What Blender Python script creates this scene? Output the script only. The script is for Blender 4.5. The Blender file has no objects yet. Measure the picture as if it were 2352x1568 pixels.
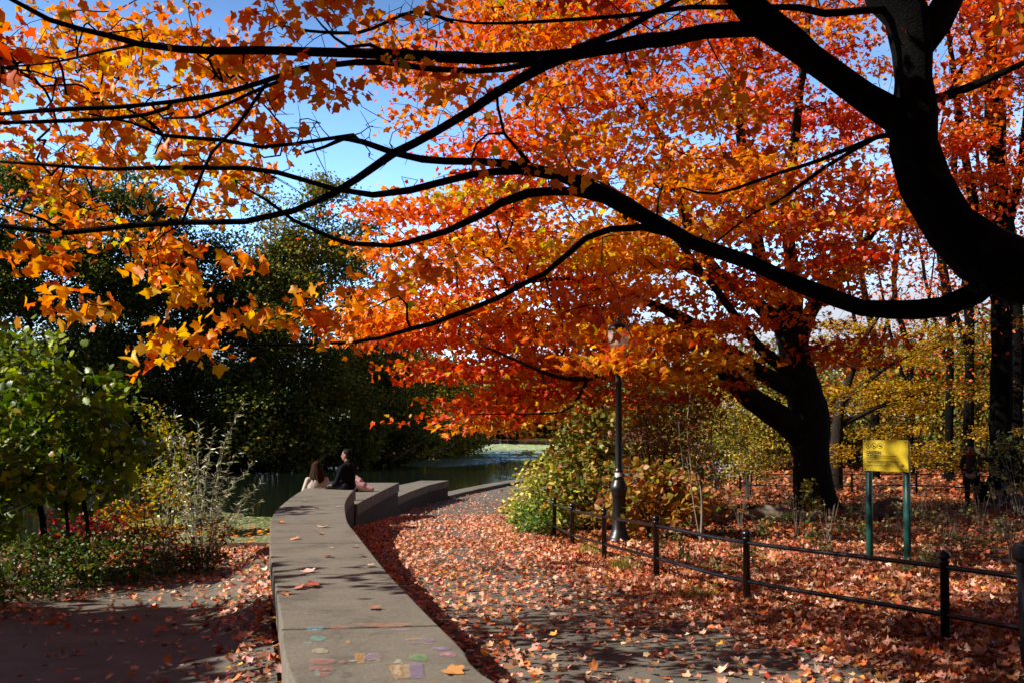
import bpy, bmesh, math, random
import numpy as np
from mathutils import Vector, Matrix

random.seed(7)
RNG = np.random.default_rng(11)
scene = bpy.context.scene
COL = scene.collection

# ------------------------------------------------------------------ camera
EYE = 1.75
F = 2287.0                      # focal length in units of a 2352 wide picture
PITCH = math.radians(2.0)
PPY = 975.0 - F * math.tan(PITCH)
cam_d = bpy.data.cameras.new("camera")
cam_d.sensor_width = 36.0
cam_d.lens = F / 2352.0 * 36.0
cam_d.shift_y = (PPY - 784.0) / 2352.0
cam_d.clip_start = 0.05
cam_d.clip_end = 2000
cam_d.dof.use_dof = True
cam_d.dof.focus_distance = 20.0
cam_d.dof.aperture_fstop = 7.0
cam = bpy.data.objects.new("camera", cam_d)
cam.location = (0, 0, EYE)
cam.rotation_euler = (math.pi / 2 + PITCH, 0, 0)
COL.objects.link(cam)
scene.camera = cam

# ------------------------------------------------------------------ light
SUN_EL = math.radians(36.0)
SUN_H = np.array([-1.0, -0.22]); SUN_H /= np.linalg.norm(SUN_H)
TO_SUN = Vector((SUN_H[0] * math.cos(SUN_EL), SUN_H[1] * math.cos(SUN_EL), math.sin(SUN_EL)))
sun_d = bpy.data.lights.new("sun", 'SUN')
sun_d.energy = 5.0
sun_d.angle = math.radians(0.53)
sun_d.color = (1.0, 0.93, 0.82)
sun = bpy.data.objects.new("sun", sun_d)
sun.rotation_euler = TO_SUN.to_track_quat('Z', 'Y').to_euler()
COL.objects.link(sun)

world = bpy.data.worlds.new("World")
scene.world = world
world.use_nodes = True
wn = world.node_tree.nodes; wl = world.node_tree.links
wn.clear()
w_out = wn.new('ShaderNodeOutputWorld')
w_bg = wn.new('ShaderNodeBackground')
w_sky = wn.new('ShaderNodeTexSky')
w_sky.sky_type = 'NISHITA'
w_sky.sun_disc = False
w_sky.sun_elevation = SUN_EL
w_sky.sun_rotation = math.atan2(SUN_H[0], SUN_H[1])
w_sky.air_density = 1.0
w_sky.dust_density = 0.3
w_sky.ozone_density = 2.5
w_bg.inputs['Strength'].default_value = 0.055
# a few bright clouds low in the sky
w_tc = wn.new('ShaderNodeTexCoord')
w_sep = wn.new('ShaderNodeSeparateXYZ')
wl.new(w_tc.outputs['Generated'], w_sep.inputs[0])
w_map = wn.new('ShaderNodeMapping'); w_map.inputs['Scale'].default_value = (1.0, 1.0, 2.6)
wl.new(w_tc.outputs['Generated'], w_map.inputs['Vector'])
w_noise = wn.new('ShaderNodeTexNoise')
w_noise.inputs['Scale'].default_value = 3.2
w_noise.inputs['Detail'].default_value = 7
w_noise.inputs['Roughness'].default_value = 0.6
wl.new(w_map.outputs[0], w_noise.inputs['Vector'])
w_h = wn.new('ShaderNodeMapRange')        # more cloud near the horizon
w_h.inputs['From Min'].default_value = 0.02; w_h.inputs['From Max'].default_value = 0.30
w_h.inputs['To Min'].default_value = 0.17; w_h.inputs['To Max'].default_value = -0.12
wl.new(w_sep.outputs['Z'], w_h.inputs['Value'])
w_x = wn.new('ShaderNodeMapRange')        # and on the right
w_x.inputs['From Min'].default_value = 0.05; w_x.inputs['From Max'].default_value = 0.42
w_x.inputs['To Min'].default_value = 0.0; w_x.inputs['To Max'].default_value = 0.2
wl.new(w_sep.outputs['X'], w_x.inputs['Value'])
w_a = wn.new('ShaderNodeMath'); w_a.operation = 'ADD'
wl.new(w_noise.outputs['Fac'], w_a.inputs[0]); wl.new(w_h.outputs[0], w_a.inputs[1])
w_b = wn.new('ShaderNodeMath'); w_b.operation = 'ADD'
wl.new(w_a.outputs[0], w_b.inputs[0]); wl.new(w_x.outputs[0], w_b.inputs[1])
w_r = wn.new('ShaderNodeMapRange'); w_r.interpolation_type = 'SMOOTHSTEP'
w_r.inputs['From Min'].default_value = 0.52; w_r.inputs['From Max'].default_value = 0.74
wl.new(w_b.outputs[0], w_r.inputs['Value'])
w_mix = wn.new('ShaderNodeMixRGB')
w_mix.inputs['Color2'].default_value = (7.0, 7.5, 8.6, 1)
w_low = wn.new('ShaderNodeMapRange'); w_low.interpolation_type = 'SMOOTHSTEP'   # the sky pales towards the horizon
w_low.inputs['From Min'].default_value = 0.05; w_low.inputs['From Max'].default_value = 0.62
w_low.inputs['To Min'].default_value = 1.0; w_low.inputs['To Max'].default_value = 0.0
wl.new(w_sep.outputs['Z'], w_low.inputs['Value'])
w_tint = wn.new('ShaderNodeMixRGB'); w_tint.inputs['Color1'].default_value = (0.15, 0.18, 0.21, 1); w_tint.inputs['Color2'].default_value = (3.3, 4.1, 5.0, 1)
w_side = wn.new('ShaderNodeMapRange'); w_side.interpolation_type = 'SMOOTHSTEP'   # sky boosted ahead of the camera only, leaving shade darker
w_side.inputs['From Min'].default_value = 0.0; w_side.inputs['From Max'].default_value = 0.75
w_side.inputs['To Min'].default_value = 0.05; w_side.inputs['To Max'].default_value = 1.0
wl.new(w_sep.outputs['Y'], w_side.inputs['Value'])
w_lm = wn.new('ShaderNodeMath'); w_lm.operation = 'MULTIPLY'
wl.new(w_low.outputs[0], w_lm.inputs[0]); wl.new(w_side.outputs[0], w_lm.inputs[1])
wl.new(w_lm.outputs[0], w_tint.inputs['Fac'])
w_mul = wn.new('ShaderNodeMixRGB'); w_mul.blend_type = 'MULTIPLY'; w_mul.inputs['Fac'].default_value = 1.0
wl.new(w_sky.outputs[0], w_mul.inputs['Color1']); wl.new(w_tint.outputs[0], w_mul.inputs['Color2'])
w_cm = wn.new('ShaderNodeMath'); w_cm.operation = 'MULTIPLY'
wl.new(w_r.outputs[0], w_cm.inputs[0]); wl.new(w_side.outputs[0], w_cm.inputs[1])
wl.new(w_cm.outputs[0], w_mix.inputs['Fac'])
wl.new(w_mul.outputs[0], w_mix.inputs['Color1'])
wl.new(w_mix.outputs[0], w_bg.inputs['Color'])
wl.new(w_bg.outputs[0], w_out.inputs['Surface'])

scene.view_settings.view_transform = 'Standard'
scene.view_settings.look = 'None'
scene.view_settings.exposure = 0.9
scene.view_settings.gamma = 1.0
scene.render.engine = 'CYCLES'
scene.cycles.max_bounces = 6
scene.cycles.diffuse_bounces = 3
scene.cycles.transmission_bounces = 4
scene.cycles.transparent_max_bounces = 8

# ------------------------------------------------------------------ geometry of the view
def ray(px, py):
    u = (px - 1176.0) / F; v = (PPY - py) / F
    return np.array([u, math.cos(PITCH) - v * math.sin(PITCH), math.sin(PITCH) + v * math.cos(PITCH)])
def at_depth(px, py, d):
    r = ray(px, py)
    return np.array([0, 0, EYE]) + r * (d / r[1])
def at_z(px, py, z):
    r = ray(px, py)
    return np.array([0, 0, EYE]) + r * ((z - EYE) / r[2])

# ------------------------------------------------------------------ tagging
def tag(o, label=None, cat=None, group=None, kind=None):
    if label: o['label'] = label
    if cat: o['category'] = cat
    if group: o['group'] = group
    if kind: o['kind'] = kind
    return o
def empty(name, loc, label=None, cat=None, group=None):
    o = bpy.data.objects.new(name, None)
    o.location = loc; o.empty_display_size = 0.2
    COL.objects.link(o)
    return tag(o, label, cat, group)
def link_mesh(name, me, mat, parent=None):
    o = bpy.data.objects.new(name, me)
    if mat is not None and not me.materials:
        me.materials.append(mat)
    COL.objects.link(o)
    if parent is not None:
        o.parent = parent
        # geometry is given in world coordinates: bring it into the parent's frame
        o.matrix_parent_inverse = Matrix.Identity(4)
        lx, ly, lz = parent_offset(parent)
        if abs(lx) + abs(ly) + abs(lz) > 0:
            n = len(me.vertices)
            co = np.empty(n * 3, np.float32); me.vertices.foreach_get('co', co)
            co = co.reshape(-1, 3) - np.array([lx, ly, lz], np.float32)
            me.vertices.foreach_set('co', co.ravel())
            me.update()
    return o
def parent_offset(p):
    x = y = z = 0.0
    while p is not None:
        x += p.location[0]; y += p.location[1]; z += p.location[2]
        p = p.parent
    return x, y, z
def copy_tree(o, parent=None):
    c = o.copy(); COL.objects.link(c); c.parent = parent
    for ch in list(o.children): copy_tree(ch, c)
    return c

# ------------------------------------------------------------------ mesh accumulator
class Acc:
    def __init__(s): s.v = []; s.q = []; s.t = []; s.n = 0; s.c = []
    def add(s, v, quads=None, tris=None, col=None):
        v = np.asarray(v, np.float32)
        if quads is not None and len(quads): s.q.append(np.asarray(quads, np.int64) + s.n)
        if tris is not None and len(tris): s.t.append(np.asarray(tris, np.int64) + s.n)
        s.v.append(v); s.n += len(v)
        if col is not None: s.c.append(np.asarray(col, np.float32))
    def mesh(s, name, smooth=True):
        me = bpy.data.meshes.new(name)
        if not s.v: return me
        V = np.concatenate(s.v)
        Q = np.concatenate(s.q) if s.q else np.zeros((0, 4), np.int64)
        T = np.concatenate(s.t) if s.t else np.zeros((0, 3), np.int64)
        me.vertices.add(len(V)); me.vertices.foreach_set('co', V.ravel())
        nl = len(Q) * 4 + len(T) * 3
        me.loops.add(nl)
        me.loops.foreach_set('vertex_index', np.concatenate([Q.ravel(), T.ravel()]).astype(np.int32))
        me.polygons.add(len(Q) + len(T))
        st = np.concatenate([np.arange(len(Q)) * 4, len(Q) * 4 + np.arange(len(T)) * 3]).astype(np.int32)
        me.polygons.foreach_set('loop_start', st)
        if smooth:
            me.polygons.foreach_set('use_smooth', np.ones(len(Q) + len(T), bool))
        if s.c:
            C = np.concatenate(s.c)
            a = me.color_attributes.new('Col', 'FLOAT_COLOR', 'POINT')
            C4 = np.ones((len(C), 4), np.float32); C4[:, :3] = C
            a.data.foreach_set('color', C4.ravel())
        me.update(calc_edges=True)
        me.validate()
        return me

def norm(a): return a / np.maximum(np.linalg.norm(a, axis=-1, keepdims=True), 1e-9)

def smooth_path(pts, step):
    """Catmull-Rom resampling of rows (x,y,z,r)"""
    P = np.asarray(pts, float)
    if len(P) < 3:
        n = max(2, int(np.linalg.norm(P[-1, :3] - P[0, :3]) / step) + 1)
        return np.array([P[0] + (P[-1] - P[0]) * t for t in np.linspace(0, 1, n)])
    E = np.vstack([2 * P[0] - P[1], P, 2 * P[-1] - P[-2]])
    out = []
    for i in range(1, len(E) - 2):
        a, b, c, d = E[i - 1], E[i], E[i + 1], E[i + 2]
        n = max(1, int(round(np.linalg.norm(c[:3] - b[:3]) / step)))
        for k in range(n):
            t = k / n
            out.append(0.5 * ((2 * b) + (-a + c) * t + (2 * a - 5 * b + 4 * c - d) * t * t + (-a + 3 * b - 3 * c + d) * t ** 3))
    out.append(E[-2])
    out = np.array(out); out[:, 3] = np.maximum(out[:, 3], 0.002)
    return out

def tube(acc, P, sides=8, lump=0.0, cap=True, flute=0.0):
    """P rows (x,y,z,r): one continuous tapered tube"""
    P = np.asarray(P, float); n = len(P)
    T = np.gradient(P[:, :3], axis=0); T = norm(T)
    u = np.cross(T[0], [0.3, 0.2, 1.0]);
    if np.linalg.norm(u) < 1e-3: u = np.cross(T[0], [1, 0, 0])
    u /= np.linalg.norm(u)
    ang = np.arange(sides) / sides * 2 * math.pi
    V = np.empty((n, sides, 3))
    ph = RNG.random(3) * 6.28
    for i in range(n):
        u = u - T[i] * np.dot(u, T[i]); u /= np.linalg.norm(u)
        w = np.cross(T[i], u)
        r = P[i, 3] * (1 + lump * (np.sin(3 * ang + i * 0.45 + ph[0]) * 0.5 + np.sin(2 * ang - i * 0.8 + ph[1]) * 0.6 + np.sin(5 * ang + i * 0.3 + ph[2]) * 0.35))
        V[i] = P[i, :3] + np.outer(np.cos(ang) * r, u) + np.outer(np.sin(ang) * r, w)
    idx = np.arange(n * sides).reshape(n, sides)
    a = idx[:-1]; b = idx[1:]
    q = np.stack([a, np.roll(a, -1, 1), np.roll(b, -1, 1), b], -1).reshape(-1, 4)
    V = V.reshape(-1, 3)
    tr = []
    if cap:
        c = len(V)
        V = np.vstack([V, P[0, :3], P[-1, :3]])
        for k in range(sides):
            tr.append((c, idx[0, (k + 1) % sides], idx[0, k]))
            tr.append((c + 1, idx[-1, k], idx[-1, (k + 1) % sides]))
    acc.add(V, q, tr)

def frustums(acc, P0, P1, R0, R1, sides=4):
    n = len(P0)
    if n == 0: return
    D = norm(P1 - P0)
    ref = np.tile(np.array([0.31, 0.17, 0.93]), (n, 1))
    U = norm(np.cross(D, ref)); W = np.cross(D, U)
    ang = np.arange(sides) / sides * 2 * math.pi
    ring = (U[:, None, :] * np.cos(ang)[None, :, None] + W[:, None, :] * np.sin(ang)[None, :, None])
    A = P0[:, None, :] + ring * R0[:, None, None]
    B = P1[:, None, :] + ring * R1[:, None, None]
    V = np.concatenate([A, B], 1).reshape(-1, 3)
    base = (np.arange(n) * 2 * sides)[:, None]
    k = np.arange(sides)
    q = np.stack([base + k, base + (k + 1) % sides, base + sides + (k + 1) % sides, base + sides + k], -1).reshape(-1, 4)
    acc.add(V, q)

def lathe(acc, prof, cx, cy, sides=20, flute=None):
    """prof rows (r, z); flute=(z0,z1,count,depth)"""
    prof = np.asarray(prof, float); n = len(prof)
    ang = np.arange(sides) / sides * 2 * math.pi
    V = np.empty((n, sides, 3))
    for i, (r, z) in enumerate(prof):
        rr = np.full(sides, r)
        if flute is not None:
            for (z0, z1, dep) in flute:
                if z0 <= z <= z1: rr = r * (1 - dep * (np.arange(sides) % 2))
        V[i, :, 0] = cx + rr * np.cos(ang); V[i, :, 1] = cy + rr * np.sin(ang); V[i, :, 2] = z
    idx = np.arange(n * sides).reshape(n, sides)
    a = idx[:-1]; b = idx[1:]
    q = np.stack([a, np.roll(a, -1, 1), np.roll(b, -1, 1), b], -1).reshape(-1, 4)
    V = np.vstack([V.reshape(-1, 3), [[cx, cy, prof[0, 1]]], [[cx, cy, prof[-1, 1]]]])
    c = n * sides
    tr = []
    for k in range(sides):
        tr.append((c, idx[0, (k + 1) % sides], idx[0, k])); tr.append((c + 1, idx[-1, k], idx[-1, (k + 1) % sides]))
    acc.add(V, q, tr)

def box(acc, c, s, rz=0.0, M=None):
    x, y, z = np.array(s) / 2
    v = np.array([[-x, -y, -z], [x, -y, -z], [x, y, -z], [-x, y, -z], [-x, -y, z], [x, -y, z], [x, y, z], [-x, y, z]])
    if rz:
        R = np.array([[math.cos(rz), -math.sin(rz), 0], [math.sin(rz), math.cos(rz), 0], [0, 0, 1]]); v = v @ R.T
    acc.add(v + np.array(c), [[0, 3, 2, 1], [4, 5, 6, 7], [0, 1, 5, 4], [1, 2, 6, 5], [2, 3, 7, 6], [3, 0, 4, 7]])

# ------------------------------------------------------------------ value noise
_NG = np.random.default_rng(3).random((64, 64))
def vnoise(x, y, s):
    x = np.asarray(x) / s + 100.3; y = np.asarray(y) / s + 57.7
    xi = np.floor(x).astype(int); yi = np.floor(y).astype(int)
    fx = x - xi; fy = y - yi
    fx = fx * fx * (3 - 2 * fx); fy = fy * fy * (3 - 2 * fy)
    g = lambda a, b: _NG[a % 64, b % 64]
    return (g(xi, yi) * (1 - fx) + g(xi + 1, yi) * fx) * (1 - fy) + (g(xi, yi + 1) * (1 - fx) + g(xi + 1, yi + 1) * fx) * fy

# ------------------------------------------------------------------ materials
def new_mat(name):
    m = bpy.data.materials.new(name); m.use_nodes = True
    nt = m.node_tree; nt.nodes.clear()
    out = nt.nodes.new('ShaderNodeOutputMaterial')
    return m, nt, out
def N(nt, t, **kw):
    n = nt.nodes.new(t)
    for k, v in kw.items():
        if k in n.inputs: n.inputs[k].default_value = v
        else: setattr(n, k, v)
    return n
def ramp(nt, stops):
    r = nt.nodes.new('ShaderNodeValToRGB')
    e = r.color_ramp.elements
    while len(e) < len(stops): e.new(0.5)
    for i, (p, c) in enumerate(stops):
        e[i].position = p; e[i].color = (*c, 1)
    return r

def leaf_mat(name, trans=0.45, rough=0.5, spec=0.35):
    m, nt, out = new_mat(name)
    at = N(nt, 'ShaderNodeAttribute'); at.attribute_name = 'Col'
    p = N(nt, 'ShaderNodeBsdfPrincipled', Roughness=rough)
    p.inputs['Specular IOR Level'].default_value = spec
    tr = N(nt, 'ShaderNodeBsdfTranslucent')
    sat = N(nt, 'ShaderNodeHueSaturation'); sat.inputs['Saturation'].default_value = 1.1; sat.inputs['Value'].default_value = 1.0
    mx = N(nt, 'ShaderNodeMixShader'); mx.inputs[0].default_value = trans
    nt.links.new(at.outputs['Color'], p.inputs['Base Color'])
    nt.links.new(at.outputs['Color'], sat.inputs['Color'])
    nt.links.new(sat.outputs[0], tr.inputs['Color'])
    nt.links.new(p.outputs[0], mx.inputs[1]); nt.links.new(tr.outputs[0], mx.inputs[2])
    nt.links.new(mx.outputs[0], out.inputs['Surface'])
    return m

def noise_mat(name, stops, scale=6.0, detail=6.0, rough=0.85, bump=0.3, bscale=None, spec=0.3, stretch=None, bdist=0.02, metallic=0.0):
    m, nt, out = new_mat(name)
    tc = N(nt, 'ShaderNodeTexCoord')
    src = tc.outputs['Object']
    if stretch:
        mp = N(nt, 'ShaderNodeMapping'); mp.inputs['Scale'].default_value = stretch
        nt.links.new(src, mp.inputs['Vector']); src = mp.outputs[0]
    n1 = N(nt, 'ShaderNodeTexNoise', Scale=scale, Detail=detail, Roughness=0.65)
    nt.links.new(src, n1.inputs['Vector'])
    r = ramp(nt, stops); nt.links.new(n1.outputs['Fac'], r.inputs[0])
    p = N(nt, 'ShaderNodeBsdfPrincipled', Roughness=rough)
    p.inputs['Specular IOR Level'].default_value = spec
    p.inputs['Metallic'].default_value = metallic
    nt.links.new(r.outputs[0], p.inputs['Base Color'])
    if bump:
        n2 = N(nt, 'ShaderNodeTexNoise', Scale=bscale or scale * 3, Detail=6.0, Roughness=0.7)
        nt.links.new(src, n2.inputs['Vector'])
        b = N(nt, 'ShaderNodeBump', Strength=bump, Distance=bdist)
        nt.links.new(n2.outputs['Fac'], b.inputs['Height']); nt.links.new(b.outputs[0], p.inputs['Normal'])
    nt.links.new(p.outputs[0], out.inputs['Surface'])
    return m

M_LEAF = leaf_mat('maple_leaf', 0.50, 0.45, 0.35)
M_GREEN = leaf_mat('green_leaf', 0.40, 0.42, 0.4)
M_DARKLEAF = leaf_mat('dark_leaf', 0.40, 0.6, 0.2)
M_WILLOW = leaf_mat('willow_leaf', 0.3, 0.28, 0.6)
M_LITTER = leaf_mat('fallen_leaf', 0.15, 0.55, 0.35)
M_BARK = noise_mat('bark', [(0.3, (0.010, 0.007, 0.005)), (0.55, (0.022, 0.016, 0.012)), (0.8, (0.055, 0.045, 0.036))], 5.0, 8, 0.95, 0.9, 14, 0.15, (3, 3, 0.7), 0.03)
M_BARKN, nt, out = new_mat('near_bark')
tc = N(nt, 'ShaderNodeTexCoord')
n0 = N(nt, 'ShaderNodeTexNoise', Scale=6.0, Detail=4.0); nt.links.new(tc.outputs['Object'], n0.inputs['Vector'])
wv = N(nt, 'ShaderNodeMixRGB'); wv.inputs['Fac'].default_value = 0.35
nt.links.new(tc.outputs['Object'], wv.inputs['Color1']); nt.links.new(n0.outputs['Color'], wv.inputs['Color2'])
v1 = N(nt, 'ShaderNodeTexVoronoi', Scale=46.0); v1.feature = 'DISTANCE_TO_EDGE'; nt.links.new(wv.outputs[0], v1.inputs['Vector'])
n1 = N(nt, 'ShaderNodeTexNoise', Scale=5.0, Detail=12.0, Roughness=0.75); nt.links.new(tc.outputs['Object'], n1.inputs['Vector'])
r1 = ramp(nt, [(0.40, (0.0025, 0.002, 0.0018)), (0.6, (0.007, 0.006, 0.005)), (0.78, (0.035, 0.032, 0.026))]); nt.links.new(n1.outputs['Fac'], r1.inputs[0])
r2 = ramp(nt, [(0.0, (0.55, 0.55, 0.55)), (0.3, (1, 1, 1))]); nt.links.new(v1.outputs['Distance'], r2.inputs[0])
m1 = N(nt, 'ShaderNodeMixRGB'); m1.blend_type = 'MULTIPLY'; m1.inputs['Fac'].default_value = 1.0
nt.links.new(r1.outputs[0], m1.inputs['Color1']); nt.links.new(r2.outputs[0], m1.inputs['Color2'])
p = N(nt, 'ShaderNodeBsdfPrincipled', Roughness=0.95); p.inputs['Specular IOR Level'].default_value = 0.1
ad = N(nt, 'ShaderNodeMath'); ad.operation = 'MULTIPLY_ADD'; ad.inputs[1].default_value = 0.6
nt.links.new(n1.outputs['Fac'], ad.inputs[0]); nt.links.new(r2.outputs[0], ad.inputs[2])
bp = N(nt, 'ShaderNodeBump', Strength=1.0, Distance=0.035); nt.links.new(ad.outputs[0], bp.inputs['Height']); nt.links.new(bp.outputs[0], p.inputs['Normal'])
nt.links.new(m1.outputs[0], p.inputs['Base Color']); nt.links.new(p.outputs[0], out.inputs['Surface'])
M_TWIG = noise_mat('twig', [(0.3, (0.03, 0.022, 0.016)), (0.7, (0.09, 0.07, 0.055))], 10, 3, 0.9, 0)
M_PALETWIG = noise_mat('pale_twig', [(0.3, (0.10, 0.08, 0.06)), (0.7, (0.24, 0.2, 0.16))], 10, 3, 0.9, 0)
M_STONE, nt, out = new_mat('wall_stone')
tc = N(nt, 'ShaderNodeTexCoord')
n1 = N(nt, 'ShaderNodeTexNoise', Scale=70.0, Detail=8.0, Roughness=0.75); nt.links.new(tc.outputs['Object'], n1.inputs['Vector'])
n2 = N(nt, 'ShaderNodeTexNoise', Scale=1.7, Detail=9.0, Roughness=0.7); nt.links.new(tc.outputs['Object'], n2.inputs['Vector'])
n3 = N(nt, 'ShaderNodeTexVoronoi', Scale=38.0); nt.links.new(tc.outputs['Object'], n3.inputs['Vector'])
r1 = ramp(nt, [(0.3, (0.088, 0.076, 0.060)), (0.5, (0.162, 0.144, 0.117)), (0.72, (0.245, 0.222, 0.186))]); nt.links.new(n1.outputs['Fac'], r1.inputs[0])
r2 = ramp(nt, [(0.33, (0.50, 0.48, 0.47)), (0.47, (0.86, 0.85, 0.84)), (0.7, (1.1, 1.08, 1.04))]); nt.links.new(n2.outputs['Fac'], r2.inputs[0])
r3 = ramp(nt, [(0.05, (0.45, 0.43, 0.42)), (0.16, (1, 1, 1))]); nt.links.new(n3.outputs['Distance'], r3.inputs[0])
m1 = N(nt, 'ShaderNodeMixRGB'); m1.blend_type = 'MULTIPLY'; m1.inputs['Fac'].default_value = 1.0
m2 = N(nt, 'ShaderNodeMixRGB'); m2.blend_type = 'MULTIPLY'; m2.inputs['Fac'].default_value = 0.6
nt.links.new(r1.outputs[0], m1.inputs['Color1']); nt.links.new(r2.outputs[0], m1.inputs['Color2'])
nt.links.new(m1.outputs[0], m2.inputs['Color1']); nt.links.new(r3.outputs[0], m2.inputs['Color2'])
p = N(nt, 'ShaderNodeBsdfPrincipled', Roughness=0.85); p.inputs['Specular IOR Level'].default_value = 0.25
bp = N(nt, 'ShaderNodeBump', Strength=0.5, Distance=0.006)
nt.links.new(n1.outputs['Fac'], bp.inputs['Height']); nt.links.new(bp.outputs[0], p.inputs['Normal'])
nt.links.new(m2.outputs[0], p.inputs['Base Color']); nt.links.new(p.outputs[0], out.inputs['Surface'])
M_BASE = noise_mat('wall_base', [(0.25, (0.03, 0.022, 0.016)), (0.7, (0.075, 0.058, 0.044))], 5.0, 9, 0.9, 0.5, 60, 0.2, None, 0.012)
M_ASPHALT = noise_mat('asphalt', [(0.3, (0.085, 0.074, 0.060)), (0.55, (0.13, 0.115, 0.094)), (0.8, (0.17, 0.15, 0.125))], 2.5, 12, 0.85, 0.5, 130, 0.3, None, 0.008)
M_SOIL = noise_mat('soil', [(0.25, (0.02, 0.012, 0.008)), (0.5, (0.06, 0.026, 0.013)), (0.75, (0.13, 0.055, 0.026))], 5.0, 12, 0.95, 0.8, 25, 0.15, None, 0.04)
M_IRON = noise_mat('iron', [(0.3, (0.004, 0.004, 0.0045)), (0.7, (0.009, 0.0085, 0.0085))], 14, 5, 0.27, 0.15, 60, 0.5, None, 0.002)
M_LAMPIRON = noise_mat('lamp_iron', [(0.3, (0.0035, 0.003, 0.003)), (0.7, (0.008, 0.007, 0.0065))], 10, 6, 0.38, 0.2, 50, 0.45, None, 0.003)
M_GREENPOST = noise_mat('green_post', [(0.3, (0.008, 0.045, 0.038)), (0.7, (0.014, 0.075, 0.062))], 8, 4, 0.4, 0.1, 40)

# ------------------------------------------------------------------ plan of the place
WZ1, WZ2, WZ3 = 0.45, 0.12, -0.33
def wl_pts(D, z): return np.array([at_z(x, y, z)[:2] for x, y in D])
LEFT1 = wl_pts([(678, 1568), (644, 1410), (629, 1319.5), (619.5, 1256.5), (621, 1204), (630, 1176), (647.5, 1158.5), (672, 1139), (701.7, 1120)], WZ1)
RIGHT1 = wl_pts([(1141, 1568), (1060.5, 1487.5), (983.5, 1412), (938, 1365), (885.5, 1309), (843.5, 1256.5), (819, 1225), (798, 1197), (792, 1163.8), (794.5, 1149.8), (801.5, 1137.5), (815.5, 1120.7)], WZ1)
LEFT1 = np.vstack([[[-0.15, 3.0]], LEFT1]); RIGHT1 = np.vstack([[[1.05, 3.0]], RIGHT1])
RIGHT2 = wl_pts([(809, 1163), (835, 1148), (876, 1127), (917, 1107.5)], WZ2)
RIGHT3 = wl_pts([(911, 1141), (945, 1127), (985, 1113), (1031, 1102.5)], WZ3)
KERB = np.array([RIGHT3[-1] + [0.0, 0.1], [-1.3, 42.0], [0.0, 46.5], [1.8, 51.0], [4.5, 56.0], [9.0, 62.0]])
_R = np.vstack([RIGHT1, RIGHT2[1:], RIGHT3[1:], KERB[1:]])
_R = _R[np.argsort(_R[:, 1])]
def wall_right(y): return np.interp(y, _R[:, 1], _R[:, 0])
_L = LEFT1[np.argsort(LEFT1[:, 1])]
def wall_left(y): return np.interp(y, _L[:, 1], _L[:, 0])
_PR = np.array([[3.0, 4.9], [6.0, 3.2], [7.34, 2.65], [9.3, 1.75], [13.4, 0.75], [20, 0.25], [27, 0.05], [33, 0.2], [38, 0.9], [44, 3.0], [50, 7.5], [56, 13], [62, 18]])
def path_right(y): return np.interp(y, _PR[:, 0], _PR[:, 1])

WATER = -1.35
_gy = np.array([-20, 9, 16, 20.4, 29, 37.7, 60, 400]); _gz = np.array([0, 0, -.2, -.39, -.91, -1.07, -1.1, -1.0])
_ry = np.array([-20, 9, 16, 26, 40, 60, 110, 400]); _rz = np.array([0, 0, -.15, -.45, -.6, -.5, 0.6, 3.0])
_ly = np.array([-20, 5, 13, 20, 24, 27, 60, 70, 400]); _lz = np.array([0, 0, -.35, -.9, -1.2, -1.3, -1.2, -.8, 2.0])
LAKE = np.array([(-60, 25.5), (-20, 25.2), (-9, 25.4), (-5.2, 25.6), (-4.45, 22.5), (-4.42, 27), (-4.45, 29), (-3.9, 34), (-3.5, 37.5), (-2.75, 39.5), (-1.75, 42.3), (-0.5, 46.9),
                 (1.3, 51.6), (4.0, 57), (9, 64), (14, 80), (19, 110), (24, 150), (30, 195), (0, 205), (-30, 200), (-16, 150), (-6.5, 115), (-6, 104), (-10, 86), (-18, 68), (-34, 64), (-60, 60)])
def poly_inside_dist(X, Y, poly):
    X = np.asarray(X, float); Y = np.asarray(Y, float)
    ins = np.zeros(X.shape, bool); d2 = np.full(X.shape, 1e9)
    n = len(poly)
    for i in range(n):
        x0, y0 = poly[i]; x1, y1 = poly[(i + 1) % n]
        c = ((y0 > Y) != (y1 > Y))
        with np.errstate(divide='ignore', invalid='ignore'):
            xi = (x1 - x0) * (Y - y0) / (y1 - y0 + 1e-12) + x0
        ins ^= (c & (X < xi))
        t = np.clip(((X - x0) * (x1 - x0) + (Y - y0) * (y1 - y0)) / ((x1 - x0) ** 2 + (y1 - y0) ** 2), 0, 1)
        d2 = np.minimum(d2, (X - x0 - t * (x1 - x0)) ** 2 + (Y - y0 - t * (y1 - y0)) ** 2)
    return ins, np.sqrt(d2)
def sstep(a, b, x):
    t = np.clip((x - a) / (b - a), 0, 1); return t * t * (3 - 2 * t)
def land(x, y):
    x = np.asarray(x, float); y = np.asarray(y, float)
    c = np.interp(y, _gy, _gz); r = np.interp(y, _ry, _rz); l = np.interp(y, _ly, _lz)
    off = x - path_right(y)
    wr = sstep(0.3, 4.5, off)
    wlft = sstep(-0.15, 0.45, -(x - wall_left(np.minimum(y, 20.4)) + 0.25)) * (y < 30) + sstep(-14, -20, x) * (y >= 30)
    z = c * (1 - wr) + r * wr
    z = z * (1 - wlft) + l * wlft
    z = z + (vnoise(x, y, 2.3) - 0.5) * 0.10 * wr + (vnoise(x, y, 0.8) - 0.5) * 0.04 * wr
    return z
def ground_z(x, y):
    z = land(x, y)
    ins, d = poly_inside_dist(x, y, LAKE)
    dep = np.where(ins, sstep(0.0, 1.2, d), 0)
    return z * (1 - dep) + (-2.4) * dep
def gz(x, y): return float(ground_z(np.array([x]), np.array([y]))[0])
def on_ground(px, py, d0=15.0):
    z = 0.0
    for _ in range(25):
        p = at_z(px, py, z); z = 0.5 * z + 0.5 * gz(p[0], min(p[1], 120))
    return at_z(px, py, z)

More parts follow.
